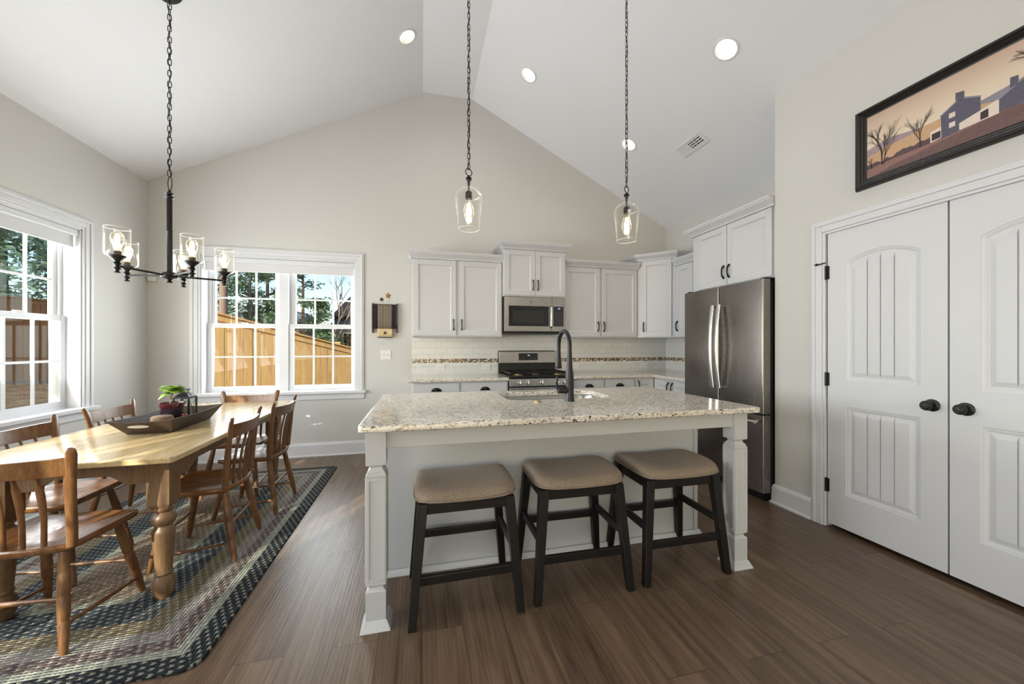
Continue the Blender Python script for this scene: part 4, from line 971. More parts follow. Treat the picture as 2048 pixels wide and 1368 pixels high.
m = MB(); m.lathe([(.0005, 0), (.02, 0), (.02, .03), (.016, .032), (.0005, .029)], (lx, ly, lz+.008), 16); m.build('candle', M['candle'], t, smooth=40)
m = MB(); m.lathe([(.0005, 0), (.040, 0), (.046, .02), (.052, .06), (.050, .071), (.043, .076), (.0005, .074)], (-1.505, 2.648, TB), 24)
tag(m.build('woven_basket', M['straw'], loc=(-1.505, 2.648, TB), smooth=40), 'round brown woven basket at the near end of the wooden tray, before the pot', 'basket')

# ---------------------------------------------------------------- wall decor
yw = B
t = thing('towel_rack', 'small dark wooden towel rack on the wall right of the window', 'towel rack', (-.42, yw, 1.57))
m = MB()
for x in (-.557, -.285):
    m.prism([(yw, 1.40), (yw-.03, 1.40), (yw-.055, 1.5), (yw-.055, 1.72), (yw-.035, 1.745), (yw, 1.75)], x-.007, x+.007, 0)
m.build('side_bracket', M['rustwood'], t, bevel=.003)
MB().tube([(-.55, yw-.04, 1.722), (-.29, yw-.04, 1.722)], .008, 10).build('rod', M['rustwood'], t, smooth=60)
MB().box(-.55, -.29, yw-.012, yw, 1.70, 1.738).build('back_rail', M['rustwood'], t)
t = thing('hanging_towel', 'dark towel with a checked stripe and a star patch hanging on the rack', 'towel', (-.42, yw, 1.57))
m = MB(); R = []
for yy, z in ((yw-.026, 1.46), (yw-.0285, 1.715), (yw-.034, 1.729), (yw-.042, 1.7325), (yw-.049, 1.727), (yw-.051, 1.715), (yw-.053, 1.45)):
    R.append([(-.545+.255*i/24, yy+.0018*math.sin(i*1.9)*(1 if z < 1.71 else .2), z) for i in range(25)])
m.loft(R, cap=False, closed=False); o = m.build('towel_cloth', M['towel'], t, smooth=60); sm = o.modifiers.new('thick', 'SOLIDIFY'); sm.thickness = .003
m = MB(); m.loft([[(-.497+.158*i/10, yw-.0575-.001*math.sin(i), z) for i in range(11)] for z in (1.444, 1.55, 1.65, 1.712, 1.728)], cap=False, closed=False); o = m.build('checked_stripe', M['check'], t, smooth=60); sm = o.modifiers.new('thick', 'SOLIDIFY'); sm.thickness = .002
m = MB(); m.loft([[(-.499+.164*i/10, yw-.060-.001*math.sin(i*1.4), z) for i in range(11)] for z in (1.352, 1.40, 1.446)], cap=False, closed=False); pt = m.build('cream_patch', M['cream'], t, smooth=60); sm = pt.modifiers.new('thick', 'SOLIDIFY'); sm.thickness = .002
def star(mb, x, z, y, r, th, rot=0):
    P = [(x+(r if i % 2 == 0 else r*.42)*math.sin(PI*i/5+rot), z+(r if i % 2 == 0 else r*.42)*math.cos(PI*i/5+rot)) for i in range(10)]
    n = 10; vs = [(a, y, b) for a, b in P]+[(x, y-th, z)]+[(a, y+.001, b) for a, b in P]
    mb.add(vs, [(i, (i+1) % n, n) for i in range(n)]+[(i, n+1+i, n+1+(i+1) % n, (i+1) % n) for i in range(n)]+[tuple(range(n+1, 2*n+1))]); return mb
star(MB(), -.417, 1.40, yw-.0635, .026, .002).build('star_patch', M['starblack'], pt)
MB().box(-.50, -.335, yw-.063, yw-.055, 1.343, 1.353).build('dark_fringe', M['towel'], t)
for lb, x, z, r, mm in (('largest of the three wall stars, rusty brown, above the towel rack', -.388, 1.842, .040, 'starbrown'), ('small black star on the wall, left of the brown star', -.461, 1.795, .030, 'starblack'), ('small ivory star on the wall, just below the brown star', -.388, 1.792, .022, 'starwhite')):
    o = star(MB(), x, z, yw-.004, r, .009, .08).build('wall_star', M[mm], loc=(x, yw, z)); tag(o, lb, 'star', 'metal stars above the towel rack')

# ---------------------------------------------------------------- framed picture above the pantry doors
xp = XP; py0, py1, pz0, pz1 = .79, 1.812, 2.238, 2.738
t = thing('framed_picture', 'wide farmhouse landscape print in a black frame above the pantry doors', 'picture', (xp, (py0+py1)/2, pz0))
m = MB(); PR = [(0, 0), (.012, .0), (.03, .008), (.034, .012), (.034, .022), (.028, .026), (.022, .03), (.024, .036), (.020, .040), (.014, .044), (.016, .050), (.012, .054), (.010, .06), (0, .06)]
rings = []
for cy, cz, sy, sz in ((py0, pz0, 1, 1), (py1, pz0, -1, 1), (py1, pz1, -1, -1), (py0, pz1, 1, -1)):
    rings.append([(xp-d, cy+sy*o, cz+sz*o) for d, o in PR])
rings.append(rings[0]); m.loft(rings, cap=False); m.build('frame', plain('black_frame', '#22211F', .4, nz=.1), t, smooth=25)
pc = {}
for k, c in dict(ridge='#A58E93', field='#C9A27E', hill='#6E5350', hill2='#8F6A63', stone='#5A5666', roof='#8E8794', white='#E3D3C4', bark='#3B2E33', brush='#5A4547').items(): pc[k] = plain('print_'+k, c, .5, nz={'stone': .5, 'hill': .35, 'hill2': .25, 'brush': .4, 'white': .1}.get(k, .15), bscale=150 if k == 'stone' else 60)
tp = NT('print_sky'); g = tp.n('SeparateXYZ', {0: tp.obj()}); nz = tp.noise(tp.obj(), 5, 4).outputs[0]
tp.set(color=tp.ramp(tp.math('ADD', g.outputs[2], tp.math('MULTIPLY_ADD', nz, .06, -.03)), [(.06, lin('#D5B598')), (.18, lin('#E6DAC6')), (.30, lin('#DFCAB2')), (.44, lin('#C7A996'))]), rough=.5)
mats = [tp.m]+list(pc.values()); ix = {k: i+1 for i, k in enumerate(pc)}
m = MB(); lay = [0]
def shape(k, P):
    m.cur = ix[k]; lay[0] += 1; x = xp-.0085-.00012*lay[0]; m.add([(x, y, z) for y, z in P], [tuple(range(len(P)))])
m.cur = 0; m.add([(xp-.008, py0+.05, pz0+.05), (xp-.008, py1-.05, pz0+.05), (xp-.008, py1-.05, pz1-.05), (xp-.008, py0+.05, pz1-.05)], [(0, 1, 2, 3)])
yl, yr = 1.762, .84
shape('ridge', [(yl, 2.36), (yl, 2.47), (1.70, 2.488), (1.634, 2.497), (1.56, 2.485), (1.45, 2.47), (1.3, 2.45), (1.0, 2.44), (yr, 2.45), (yr, 2.36)])
shape('field', [(yl, 2.34), (yl, 2.425), (1.65, 2.452), (1.55, 2.458), (1.47, 2.475), (1.40, 2.478), (1.2, 2.46), (yr, 2.45), (yr, 2.34)])
rb = random.Random(3)
P = [(yl, 2.34)]; y = yl
while y > yr: P.append((y, 2.372+.018*rb.random()+(.012 if y < 1.6 else 0))); y -= .016
shape('brush', P+[(yr, 2.34)])
shape('hill2', [(yl, pz0+.058), (yl, 2.352), (1.62, 2.362), (1.45, 2.366), (1.33, 2.372), (1.2, 2.385), (1.0, 2.39), (yr, 2.385), (yr, pz0+.058)])
shape('hill', [(yl, pz0+.058), (1.62, 2.325), (1.45, 2.348), (1.33, 2.362), (1.2, 2.378), (1.0, 2.384), (yr, 2.378), (yr, pz0+.058)])
shape('white', [(1.452, 2.365), (1.452, 2.425), (1.405, 2.432), (1.405, 2.372)]); shape('bark', [(1.446, 2.372), (1.446, 2.41), (1.41, 2.412), (1.41, 2.376)])
shape('stone', [(1.407, 2.366), (1.409, 2.492), (1.335, 2.536), (1.262, 2.498), (1.262, 2.375)]); shape('roof', [(1.415, 2.488), (1.335, 2.543), (1.258, 2.503), (1.262, 2.497), (1.335, 2.534), (1.409, 2.486)])
shape('stone', [(1.352, 2.53), (1.352, 2.575), (1.32, 2.567), (1.32, 2.528)])
for a, b in ((1.377, 2.455), (1.377, 2.405)): shape('white', [(a, b), (a, b+.026), (a-.024, b+.026), (a-.024, b)])
shape('roof', [(1.262, 2.46), (1.262, 2.476), (1.12, 2.50), (1.10, 2.47), (1.20, 2.44)]); shape('white', [(1.338, 2.372), (1.338, 2.408), (1.20, 2.448), (1.20, 2.378)]); shape('bark', [(1.262, 2.38), (1.262, 2.418), (1.235, 2.424), (1.235, 2.382)])
shape('stone', [(1.20, 2.38), (1.20, 2.452), (1.12, 2.50), (1.03, 2.452), (1.03, 2.39)]); shape('roof', [(1.21, 2.45), (1.12, 2.506), (1.02, 2.45), (1.03, 2.445), (1.12, 2.495), (1.2, 2.442)]); shape('stone', [(1.165, 2.475), (1.165, 2.525), (1.14, 2.522), (1.14, 2.48)])
def twig(a, b, w0, w1):
    d = Vector((b[0]-a[0], b[1]-a[1])); n_ = Vector((-d.y, d.x)).normalized()
    shape('bark', [(a[0]+n_.x*w0, a[1]+n_.y*w0), (b[0]+n_.x*w1, b[1]+n_.y*w1), (b[0]-n_.x*w1, b[1]-n_.y*w1), (a[0]-n_.x*w0, a[1]-n_.y*w0)])
    lay[0] -= 1
def tree2d(p, ang, L, w, d, r):
    q = (p[0]+L*math.sin(ang), p[1]+L*math.cos(ang)); twig(p, q, w, w*.6)
    if d:
        for k in range(3): tree2d((p[0]+(q[0]-p[0])*(.55+.45*k/2), p[1]+(q[1]-p[1])*(.55+.45*k/2)), ang+r.uniform(-.5, .5), L*r.uniform(.6, .84), w*.6, d-1, r)
lay[0] += 1; tree2d((1.672, 2.352), .04, .1, .0036, 4, random.Random(1)); lay[0] += 1; tree2d((1.664, 2.352), -.12, .08, .0026, 3, random.Random(8)); lay[0] += 1; tree2d((1.495, 2.366), 0, .075, .0028, 4, random.Random(2)); lay[0] += 1; tree2d((1.075, 2.45), 0, .09, .0034, 4, random.Random(4)); lay[0] += 1
tree2d((1.725, 2.35), .2, .03, .0015, 3, random.Random(9))
m.build('print', mats, t)

# ---------------------------------------------------------------- ceiling fixtures
def can_light(x, y, lit=14):
    z = ceil_z(x); sl = SL if x < RX0 else (-SR if x > RX1 else 0); nrm = Vector((sl, 0, -1)).normalized()
    return x, y, z, nrm
names = {0: 'white recessed downlight on the left ceiling slope, beside the ridge', 1: 'white recessed downlight right of the ridge, between the two pendant chains', 2: 'largest-looking white recessed downlight, nearest the framed picture', 3: 'white recessed downlight behind the right pendant chain, left of the air vent'}
for i, (x, y) in enumerate(CANS):
    x, y, z, nr = can_light(x, y)
    t = thing('recessed_light', names.get(i, 'white recessed downlight, unseen, added behind the camera for extra light'), 'ceiling light', (x, y, z), 'recessed downlights')
    m = MB(); m.lathe([(.078, -.0015), (.096, .0), (.096, .003), (.090, .006), (.080, .006), (.078, .002)], (x, y, z), 32, nr, cap=False); m.build('trim_ring', M['plastic'], t, smooth=40)
    m = MB(); m.lathe([(.0785, .004), (.072, -.045), (.060, -.085), (.058, -.10)], (x, y, z), 28, nr, cap=False); m.build('baffle', M['plastic'], t, smooth=40)
    m = MB(); m.lathe([(.0005, -.083), (.0585, -.083)], (x, y, z), 28, nr, cap=False); m.build('lamp_disc', M['lamp'], t)
    p = Vector((x, y, z))-nr*.012
    l = light('downlight', 'AREA', p, 1.5, (1, .975, .94), shape='DISK', size=.10); l.rotation_euler = nr.to_track_quat('-Z', 'Y').to_euler(); l.data.spread = math.radians(130)
# air vent
vx, vy = 2.648, 3.232; vz = ceil_z(vx); k = 1/math.sqrt(1+SR*SR)
xf = Matrix.Translation((vx, vy, vz)) @ Matrix.Rotation(math.atan(SR), 4, 'Y')
t = thing('air_vent', 'white rectangular air vent on the right ceiling slope, grille half open', 'vent', (vx, vy, vz))
m = MB(xf); a, b = .075, .175
for x0_, x1_, y0_, y1_ in ((-a, a, -b, -b+.032), (-a, a, b-.032, b), (-a, -a+.026, -b+.032, b-.032), (a-.026, a, -b+.032, b-.032)): m.box(x0_, x1_, y0_, y1_, -.010, -.0003)
m.box(-a+.026, a-.026, .02, b-.032, -.006, -.0003); m.build('vent_frame', M['plastic'], t, bevel=.003)
MB(xf).box(-a+.026, a-.026, -b+.032, .02, -.0016, -.0008).build('dark_opening', M['rubber'], t)
for i in range(4):
    m = MB(xf); xx = -a+.036+i*.0265; m.bar((xx, -b+.03, -.005), (xx, .02, -.005), .012, .0016, (.5, 0, 1)); m.build('louvre', M['plastic'], t)
for yy in (-.10, -.055, -.01): MB(xf).box(-a+.026, a-.026, yy-.002, yy+.002, -.0095, -.007).build('crossbar', M['plastic'], t)

# ---------------------------------------------------------------- hanging lamps
def chain(mb, x, y, z0, z1, pitch, lw, r, sway=0):
    n = max(1, int(round((z1-z0)/pitch))); p = (z1-z0)/n
    for k in range(n):
        c = z0+(k+.5)*p; h = p/2+r*1.1; ang = (PI/2 if k % 2 else 0)+.3+.25*math.sin(k*2.3+sway); P = []
        for i in range(12):
            a = 2*PI*i/12; u = lw*math.cos(a); v = (h-lw)*(1 if math.sin(a) > .01 else -1 if math.sin(a) < -.01 else 0)+lw*math.sin(a)
            P.append((x+u*math.cos(ang), y+u*math.sin(ang), c+v))
        mb.tube(P, r, 5, closed=True)
    P = [(x+.006*math.sin(z*38), y+.006*math.cos(z*38), z) for z in np.linspace(z0, z1, 60)]
    mb.tube(P, .0022, 5)
    return mb
def bulb(x, y, z, up, t, sc=1.0, energy=3.5, parent=None):
    """clear edison bulb; z at its screw end, up=+1/-1"""
    a = Vector((0, 0, up)); s = sc
    m = MB(); m.lathe([(.013*s, 0), (.014*s, .012*s), (.019*s, .03*s), (.027*s, .055*s), (.030*s, .075*s), (.028*s, .092*s), (.020*s, .105*s), (.008*s, .112*s), (.0005, .113*s)], (x, y, z), 20, a, cap=False)
    g = m.build('bulb', M['bulbglass'], t, smooth=60)
    m = MB()
    for k in range(5):
        q = 2*PI*k/5; P = [(x+.005*s*math.cos(q), y+.005*s*math.sin(q), z+up*.025*s), (x+.011*s*math.cos(q+.3), y+.011*s*math.sin(q+.3), z+up*.085*s), (x+.008*s*math.cos(q+.7), y+.008*s*math.sin(q+.7), z+up*.03*s)]
        m.tube(P, .0016*s, 6)
    m.build('filament', M['filament'], g)
    light('bulb_light', 'POINT', (x, y, z+up*.06*s), energy, (1, .94, .86), shadow_soft_size=.02*s)
def pendant(label, x, y):
    zc = ceil_z(x); zb = 1.935; t = thing('pendant_light', label, 'pendant light', (x, y, zb), 'glass bottle pendants over the island')
    prof = [(.0625, 0), (.064, .03), (.068, .075), (.0735, .13), (.0785, .178), (.0795, .19), (.077, .203), (.068, .217), (.052, .231), (.033, .243), (.021, .251), (.0175, .259), (.0165, .272), (.0165, .292)]
    m = MB(); m.lathe(prof, (x, y, zb), 36, cap=False); gs = m.build('glass_shade', M['lampglass'], t, smooth=60)
    m = MB(); m.tube([(x+.0625*math.cos(2*PI*i/36), y+.0625*math.sin(2*PI*i/36), zb+.001) for i in range(36)], .0016, 6, closed=True); m.build('rim', plain('rim_highlight', '#F2F2EE', .1, nz=.02), gs, smooth=60)  # opaque white ring paints the highlight along the glass rim
    m = MB(); m.lathe([(.0005, .316), (.006, .315), (.010, .308), (.0165, .303), (.0175, .298), (.0175, .292), (.012, .289), (.008, .28), (.0075, .262), (.004, .25), (.004, .228), (.015, .222), (.0195, .216), (.0195, .178), (.0005, .176)], (x, y, zb), 20); m.build('lamp_socket', M['black'], t, smooth=40)
    bulb(x, y, zb+.178, -1, t, 1.05, 1.0)
    m = MB(); m.tube([(x+.021*math.cos(2*PI*i/20)*math.cos(.4), y+.021*math.cos(2*PI*i/20)*math.sin(.4), zb+.336+.021*math.sin(2*PI*i/20)) for i in range(20)], .0028, 6, closed=True); m.build('ring', M['black'], t, smooth=60)
    ch = chain(MB(), x, y, zb+.352, zc-.03, .0315, .0078, .0021, x); ch.build('chain', M['black'], t, smooth=60)
    sl = 0 if x < RX1 else -SR
    m = MB(); m.lathe([(.0005, 0), (.06, 0), (.06, .012), (.05, .022), (.012, .03), (.0005, .03)], (x, y, zc), 24, Vector((sl, 0, -1))); m.build('canopy', M['black'], t, smooth=40)
pendant('clear glass bottle pendant on a chain over the left half of the island', .268, 2.19)
pendant('clear glass bottle pendant on a chain over the right half of the island', 1.300, 2.19)
cx, cy = -1.585, 2.86; hz = 1.70
t = thing('chandelier', 'black five-arm chandelier with clear glass cylinder shades over the dining table', 'chandelier', (cx, cy, hz))
m = MB(); m.lathe([(.0005, -.045), (.016, -.043), (.020, -.039), (.012, -.034), (.009, -.026), (.022, -.018), (.042, -.012), (.046, -.006), (.046, .014), (.040, .020), (.018, .026), (.0005, .028)], (cx, cy, hz), 24); m.build('hub', M['black'], t, smooth=35)
m = MB(); m.lathe([(.019, .024), (.016, .03), (.016, .285), (.0175, .288), (.0175, .293), (.0145, .297), (.0145, .50), (.018, .502), (.024, .506), (.026, .511), (.014, .516), (.012, .522), (.021, .527), (.025, .532), (.014, .538), (.009, .545), (.007, .555), (.0005, .556)], (cx, cy, hz), 20)
m.tube([(cx+.011*math.cos(2*PI*i/16), cy+.004, hz+.60+.045*math.sin(2*PI*i/16)) for i in range(16)], .0026, 6, closed=True); m.build('rod', M['black'], t, smooth=35)
ch = chain(MB(), cx, cy, hz+.645, ceil_z(cx)-.03, .036, .0095, .0026, 1.); ch.build('chain', M['black'], t, smooth=60)
m = MB(); m.lathe([(.0005, 0), (.065, 0), (.065, .012), (.05, .026), (.012, .034), (.0005, .034)], (cx, cy, ceil_z(cx)), 24, Vector((SL, 0, -1))); m.build('canopy', M['black'], t, smooth=40)
for k in range(5):
    a = math.radians((-112, -40, 32, 104, 165)[k]); r = .283; ex, ey = cx+r*math.cos(a), cy+r*math.sin(a)
    m = MB(); m.tube([(cx+.03*math.cos(a), cy+.03*math.sin(a), hz+.002), (cx+.6*r*math.cos(a), cy+.6*r*math.sin(a), hz+.004), (ex, ey, hz+.006)], .0065, 8)
    m.lathe([(.0005, -.034), (.014, -.032), (.016, -.028), (.009, -.024), (.009, -.016), (.017, -.012), (.017, -.006), (.010, -.001), (.012, .012), (.020, .02), (.012, .028), (.016, .038), (.030, .050), (.038, .058), (.040, .066), (.0005, .066)], (ex, ey, hz), 20)
    ar = m.build('arm', M['black'], t, smooth=40)
    m = MB(); m.lathe([(.0005, .064), (.0185, .064), (.0185, .09), (.0005, .092)], (ex, ey, hz), 16); m.build('socket', M['rustwood'], ar, smooth=40)
    m = MB(); m.lathe([(.036, .060), (.046, .062), (.0535, .070), (.056, .080), (.056, .222)], (ex, ey, hz), 32, cap=False)
    gs = m.build('glass_shade', M['lampglass'], t, smooth=60)
    m = MB(); m.tube([(ex+.056*math.cos(2*PI*i/32), ey+.056*math.sin(2*PI*i/32), hz+.222) for i in range(32)], .0013, 6, closed=True); m.build('rim', bpy.data.materials['rim_highlight'], gs, smooth=60)
    bulb(ex, ey, hz+.09, 1, t, 1.0, .8)
# ---------------------------------------------------------------- the yard outside
def gz(x, y): return -.25+max(0, -3-x)*.11-max(0, y-7)*.05*(1 if x > -6 else 0)
gx = np.linspace(-26, 24, 26); gy = np.linspace(-16, 46, 32)
gm = MB(); n = len(gx); gm.add([(x, y, gz(x, y) if not (-3.2 < x < 4 and -9 < y < 5.2) else -.25) for y in gy for x in gx], [(j*n+i, j*n+i+1, (j+1)*n+i+1, (j+1)*n+i) for j in range(len(gy)-1) for i in range(n-1)])
tg = NT('bare_ground'); nn = tg.noise(tg.obj(), 3, 6, .7).outputs[0]; tg.set(color=tg.ramp(nn, [(.35, lin('#5A4636')), (.55, lin('#7A624B')), (.7, lin('#8F7B60'))]), rough=.95, normal=tg.bump(tg.noise(tg.obj(), 40, 3).outputs[0], .8, .03))
struct(gm, 'ground', tg.m)
def fence(label, pts, H, mat, bw=.145, rails_in=True, drop=None):
    """board fence along xy points with given top heights; boards are one panel mesh per run"""
    t = thing('garden_fence', label, 'fence', (pts[0][0], pts[0][1], 0))
    for (xa, ya, za), (xb, yb, zb) in zip(pts, pts[1:]):
        d = Vector((xb-xa, yb-ya)); L = d.length; d = d/L; nn = int(L/bw); m = MB(); rr = random.Random(int(abs(xa)*100)); ang = math.atan2(d.y, d.x)
        for k in range(nn):
            s = k*L/nn; x, y = xa+d.x*s, ya+d.y*s; z = za+(zb-za)*s/L; w = L/nn-.006; o = rr.uniform(-.004, .004); q = rotz(ang, (x, y, 0))
            z2 = z+(zb-za)/nn
            m.hexa([q @ Vector(v) for v in ((0, o, z-H), (w, o, z-H), (w, o+.018, z-H), (0, o+.018, z-H))], [q @ Vector(v) for v in ((0, o, z), (w, o, z2), (w, o+.018, z2), (0, o+.018, z))])
        m.build('board_panel', mat, t)
        r = MB()
        r.bar((xa, ya, za+.012), (xb, yb, zb+.012), .14, .03); r.build('cap_rail', mat, t)
        r = MB(); nv = Vector((d.y, -d.x, 0))*.018
        r.bar(Vector((xa, ya, za-.07))+nv, Vector((xb, yb, zb-.07))+nv, .022, .09); r.build('top_rail', mat, t)
        npst = max(2, int(L/2.3)+1)
        for k in range(npst):
            u = k/(npst-1); p = MB(); x, y, z = xa+(xb-xa)*u-d.y*.07, ya+(yb-ya)*u+d.x*.07, za+(zb-za)*u
            p.box(x-.045, x+.045, y-.045, y+.045, z-H, z+.06); p.box(x-.06, x+.06, y-.06, y+.06, z+.06, z+.085); p.build('post', mat, t)
    return t
fence('new honey-coloured cedar fence descending outside the back window', [(-3.95, 7.14, 1.96), (-1.82, 9.19, 1.25), (-.6, 10.37, .84)], 2.0, M['cedar'])
fence('darker brown cedar fence in shade outside the left window', [(-10.3, 8.0, 2.35), (-8.5, 12.7, 2.35)], 2.0, M['cedarbrown'])
# trees: crowns of many small needle tufts, trunks as tapered tubes
def leaves(mb, blobs, size, seed, per=1., flat=.35):
    r = np.random.default_rng(seed)
    for (c, rad, cnt) in blobs:
        cnt = int(cnt*per); v = r.normal(size=(cnt, 3)); v /= np.linalg.norm(v, axis=1)[:, None]; rr = r.random(cnt)**(.45)
        P = np.array(c)+v*rr[:, None]*np.array(rad)
        A = r.normal(size=(cnt, 3)); A[:, 2] *= .6; A /= np.linalg.norm(A, axis=1)[:, None]
        Bv = np.cross(A, r.normal(size=(cnt, 3))); Bv /= np.linalg.norm(Bv, axis=1)[:, None]
        s = size*(.6+.8*r.random(cnt))[:, None]
        q = np.stack([P-A*s, P+Bv*s*flat, P+A*s, P-Bv*s*flat], 1).reshape(-1, 3); b = len(mb.v)
        mb.v += [tuple(x) for x in q]; mb.f += [(b+4*i, b+4*i+1, b+4*i+2, b+4*i+3) for i in range(cnt)]; mb.mi += [0]*cnt
    return mb
def foliage(name, c0, c1, c2):
    t = NT(name); n_ = t.noise(t.obj(), 2.5, 5, .7).outputs[0]; t.set(color=t.ramp(n_, [(.35, lin(c0)), (.5, lin(c1)), (.66, lin(c2))]), rough=.7)
    tr = t.n('BsdfTranslucent', {'Color': L4(c2)}).outputs[0]; mx = t.n('MixShader', {0: .25, 1: t.b.outputs[0], 2: tr}).outputs[0]; t.t.links.new(mx, t.out.inputs[0]); return t.m
F1 = foliage('pine_needles', '#465C40', '#627B56', '#8AA07C'); F2 = foliage('spruce_needles', '#35513F', '#56755F', '#90AA96'); F3 = foliage('yellow_green_foliage', '#5E6B3E', '#7E8A55', '#A3A774')
BK = plain('tree_bark', '#7B675A', .9, nz=.35, bump=.8, bscale=30)
def spruce(label, x, y, h, w, seed, mat=F2, n=9000):
    z0 = gz(x, y); t = thing('evergreen_tree', label, 'tree', (x, y, z0), 'tall evergreens behind the left fence')
    r = random.Random(seed); bl = []
    for k in range(46):
        u = r.random()**.8; zz = z0+.3+u*(h-.4); R = w*(1-u)**.75+.15; a = r.uniform(0, 2*PI); q = R*r.uniform(.35, .9)
        bl.append(((x+q*math.cos(a), y+q*math.sin(a), zz), (.42*R+.2, .42*R+.2, .32*R+.22), n/46))
    leaves(MB(), bl, .10, seed).build('crown', mat, t)
    MB().tube([(x, y, z0-.1), (x, y, z0+h*.5), (x, y, z0+h*.93)], [.16, .1, .02], 8).build('trunk', BK, t, smooth=60)
for lb, x, y, h, w, sd in (('dense blue-green evergreen outside the left window, at the left edge of the pane', -12.4, 11.4, 7.5, 2.3, 1), ('dense blue-green evergreen outside the left window, behind the middle of the pane', -11.2, 13.2, 8, 2.3, 2), ('dense blue-green evergreen outside the left window, toward the right side of the pane', -10.0, 15.0, 8, 2.4, 3)):
    spruce(lb, x, y, h, w, sd)
spruce('slender columnar evergreen, unseen, added to keep sun off the left window', -7.0, -3.64, 7.2, .45, 9, n=5000)  # added out of view to block direct sun at the far left window
def pine(label, x, y, h, seed, z_lo, w, n, mat, trunk_r=.12, lean=0, blobs=22, squash=.45, group='trees behind the back fence', sz=.085):
    z0 = gz(x, y)-.3; t = thing('pine_tree', label, 'tree', (x, y, z0), group); r = random.Random(seed); bl = []; br = MB()
    for k in range(blobs):
        u = r.random(); zz = z_lo+u*(h-z_lo); R = w*(1-.55*u)*r.uniform(.5, 1); a = r.uniform(0, 2*PI); c = (x+lean*zz+R*math.cos(a), y+R*math.sin(a), zz)
        bl.append((c, (.42*w, .42*w, .42*w*squash), n/blobs)); br.tube([(x+lean*zz, y, zz-.25), ((x+lean*zz+c[0])/2, (y+c[1])/2, zz-.08), c], [.035, .02, .008], 5)
    if n: leaves(MB(), bl, sz, seed).build('crown', mat, t)
    br.tube([(x, y, z0), (x+lean*h*.5, y, h*.5), (x+lean*h, y, h)], [trunk_r, trunk_r*.75, .03], 8); br.build('trunk', BK, t, smooth=60)
def ray(u, d):
    a = (u-1024)/745; y_ = math.radians(13.6); c, s = math.cos(y_), math.sin(y_); return ((s+a*c)*d, (c-a*s)*d)
x, y = ray(447, 11.5); pine('tall pine with a thick bare trunk behind the left pane of the back window', x, y, 6.2, 11, 3.6, 1.1, 3000, F1, .15)
x, y = ray(500, 16); pine('bushy green pine behind the middle of the left back window', x, y, 5.6, 12, 1.6, 1.6, 4200, F1, .10, blobs=30, squash=.5)
x, y = ray(535, 17); pine('dark dense pine beside the window mullion in the back yard', x, y, 6.8, 13, 1.5, 1.25, 5200, F1, .10, blobs=34, squash=.7)
x, y = ray(606, 18); pine('loose grey-green pine behind the left part of the right back window', x, y, 6.2, 14, 1.6, 1.3, 3600, F1, .09, blobs=30, squash=.5)
x, y = ray(637, 20); pine('low yellow-green pine beside the bare tree in the back yard', x, y, 3.6, 15, 1.2, 1.1, 2600, F3, .07, blobs=22, squash=.7)
def bare_tree(label, x, y, h, seed):
    z0 = gz(x, y)-.3; t = thing('bare_tree', label, 'tree', (x, y, z0), 'trees behind the back fence'); r = random.Random(seed); m = MB()
    def grow(p, dr, L, rad, d):
        q = p+dr*L; m.tube([p, (p+q)/2+Vector((r.uniform(-.05, .05)*L, 0, 0)), q], [rad, rad*.85, rad*.65], 5)
        if d:
            for k in range(3): nd = (dr+Vector((r.uniform(-.6, .6), r.uniform(-.6, .6), r.uniform(-.1, .5)))).normalized(); grow(p+(q-p)*r.uniform(.55, 1), nd, L*r.uniform(.6, .8), rad*.55, d-1)
    grow(Vector((x, y, z0)), Vector((.05, 0, 1)), h*.42, .075, 4); m.build('branches', BK, t, smooth=60)
x, y = ray(660, 19); bare_tree('slender leafless tree in front of the neighbouring house roof', x, y, 8.6, 6)
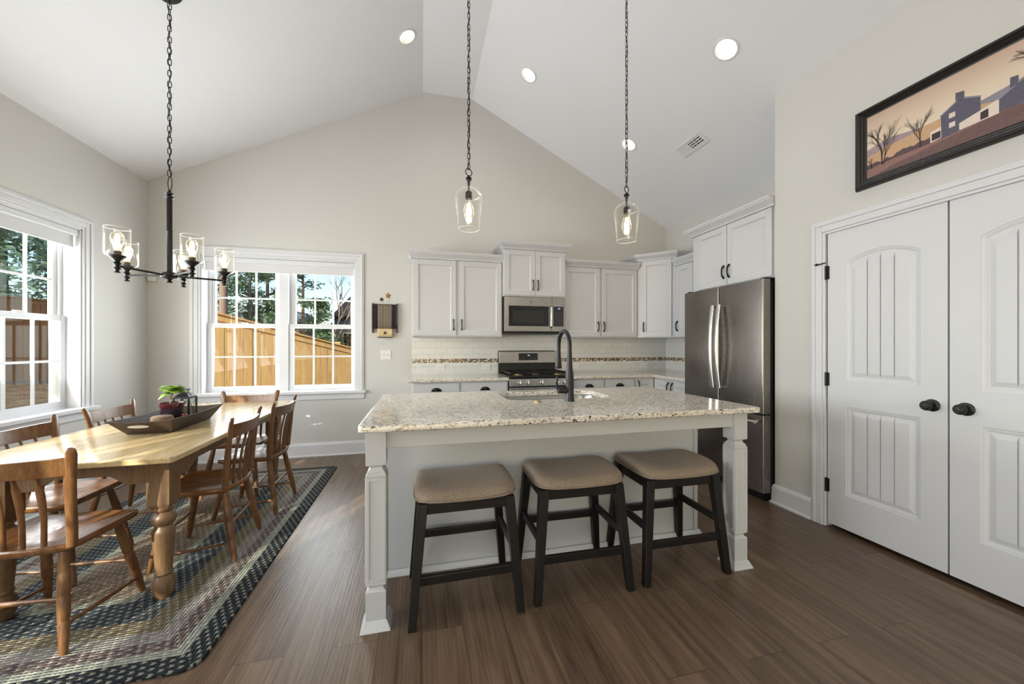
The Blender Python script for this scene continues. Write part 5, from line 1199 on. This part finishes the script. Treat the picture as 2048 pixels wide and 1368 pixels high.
# neighbouring houses
roofm = plain('roof_shingles', '#5B5F66', .9, nz=.2, bump=.5, bscale=12); side = plain('grey_siding', '#8D8C88', .8, nz=.1, bscale=6); bside = plain('tan_siding', '#A08C74', .8, nz=.1, bscale=6)
t = thing('neighbour_house', 'grey neighbouring house with a dark gabled roof, right pane of the back window', 'house', (*ray(700, 21), 0))
A_ = Vector((*ray(672, 21), 0)); dv = Vector((1, 0, 0)); nv = Vector((0, 1, 0))
def hp(s, dpt, z): return A_+dv*s+nv*dpt+Vector((0, 0, z))
m = MB(); m.loft([[hp(0, 0, -1), hp(5, 0, -1), hp(5, 5, -1), hp(0, 5, -1)], [hp(0, 0, 2.35), hp(5, 0, 2.35), hp(5, 5, 2.35), hp(0, 5, 2.35)]]); hw = m.build('wall', side, t)
m = MB(); m.loft([[hp(-.3, -.35, 2.3), hp(5.3, -.35, 2.3), hp(5.3, 5.3, 2.3), hp(-.3, 5.3, 2.3)], [hp(-.25, 2.2, 3.45), hp(5.2, 2.2, 3.45), hp(5.2, 2.8, 3.45), hp(-.25, 2.8, 3.45)]])
m.loft([[hp(-.35, .3, 2.93), hp(5.2, .3, 2.93), hp(5.2, 5.2, 2.93), hp(-.35, 5.2, 2.93)], [hp(2.4, .35, 6.0), hp(2.5, .35, 6.0), hp(2.5, 5.1, 6.0), hp(2.4, 5.1, 6.0)]])
m.build('roof', roofm, t)
for s in (.35, 1.1):
    m = MB(); m.loft([[hp(s, -.03, .9), hp(s+.55, -.03, .9), hp(s+.55, .02, .9), hp(s, .02, .9)], [hp(s, -.03, 2.0), hp(s+.55, -.03, 2.0), hp(s+.55, .02, 2.0), hp(s, .02, 2.0)]]); f_ = m.build('window', M['plastic'], t)
    m = MB(); m.loft([[hp(s+.06, -.04, .96), hp(s+.49, -.04, .96), hp(s+.49, 0, .96), hp(s+.06, 0, .96)], [hp(s+.06, -.04, 1.94), hp(s+.49, -.04, 1.94), hp(s+.49, 0, 1.94), hp(s+.06, 0, 1.94)]]); m.build('window_glass', M['blackglass'], f_)
t = thing('neighbour_house', 'distant house whose dark roof shows over the fence behind the pine trunk', 'house', (*ray(455, 26), 0))
A_ = Vector((*ray(418, 24), 0)); dv = Vector((1, 0, 0)); L_ = 5.5
m = MB(); m.loft([[hp(0, 0, -1), hp(L_, 0, -1), hp(L_, 6, -1), hp(0, 6, -1)], [hp(0, 0, 2.6), hp(L_, 0, 2.6), hp(L_, 6, 2.6), hp(0, 6, 2.6)]]); m.build('wall', bside, t)
m = MB(); m.loft([[hp(-.3, -.4, 2.5), hp(L_+.3, -.4, 2.5), hp(L_+.3, 6.3, 2.5), hp(-.3, 6.3, 2.5)], [hp(.6, 2.7, 3.7), hp(L_-.6, 2.7, 3.7), hp(L_-.6, 3.3, 3.7), hp(.6, 3.3, 3.7)]]); m.build('roof', roofm, t)
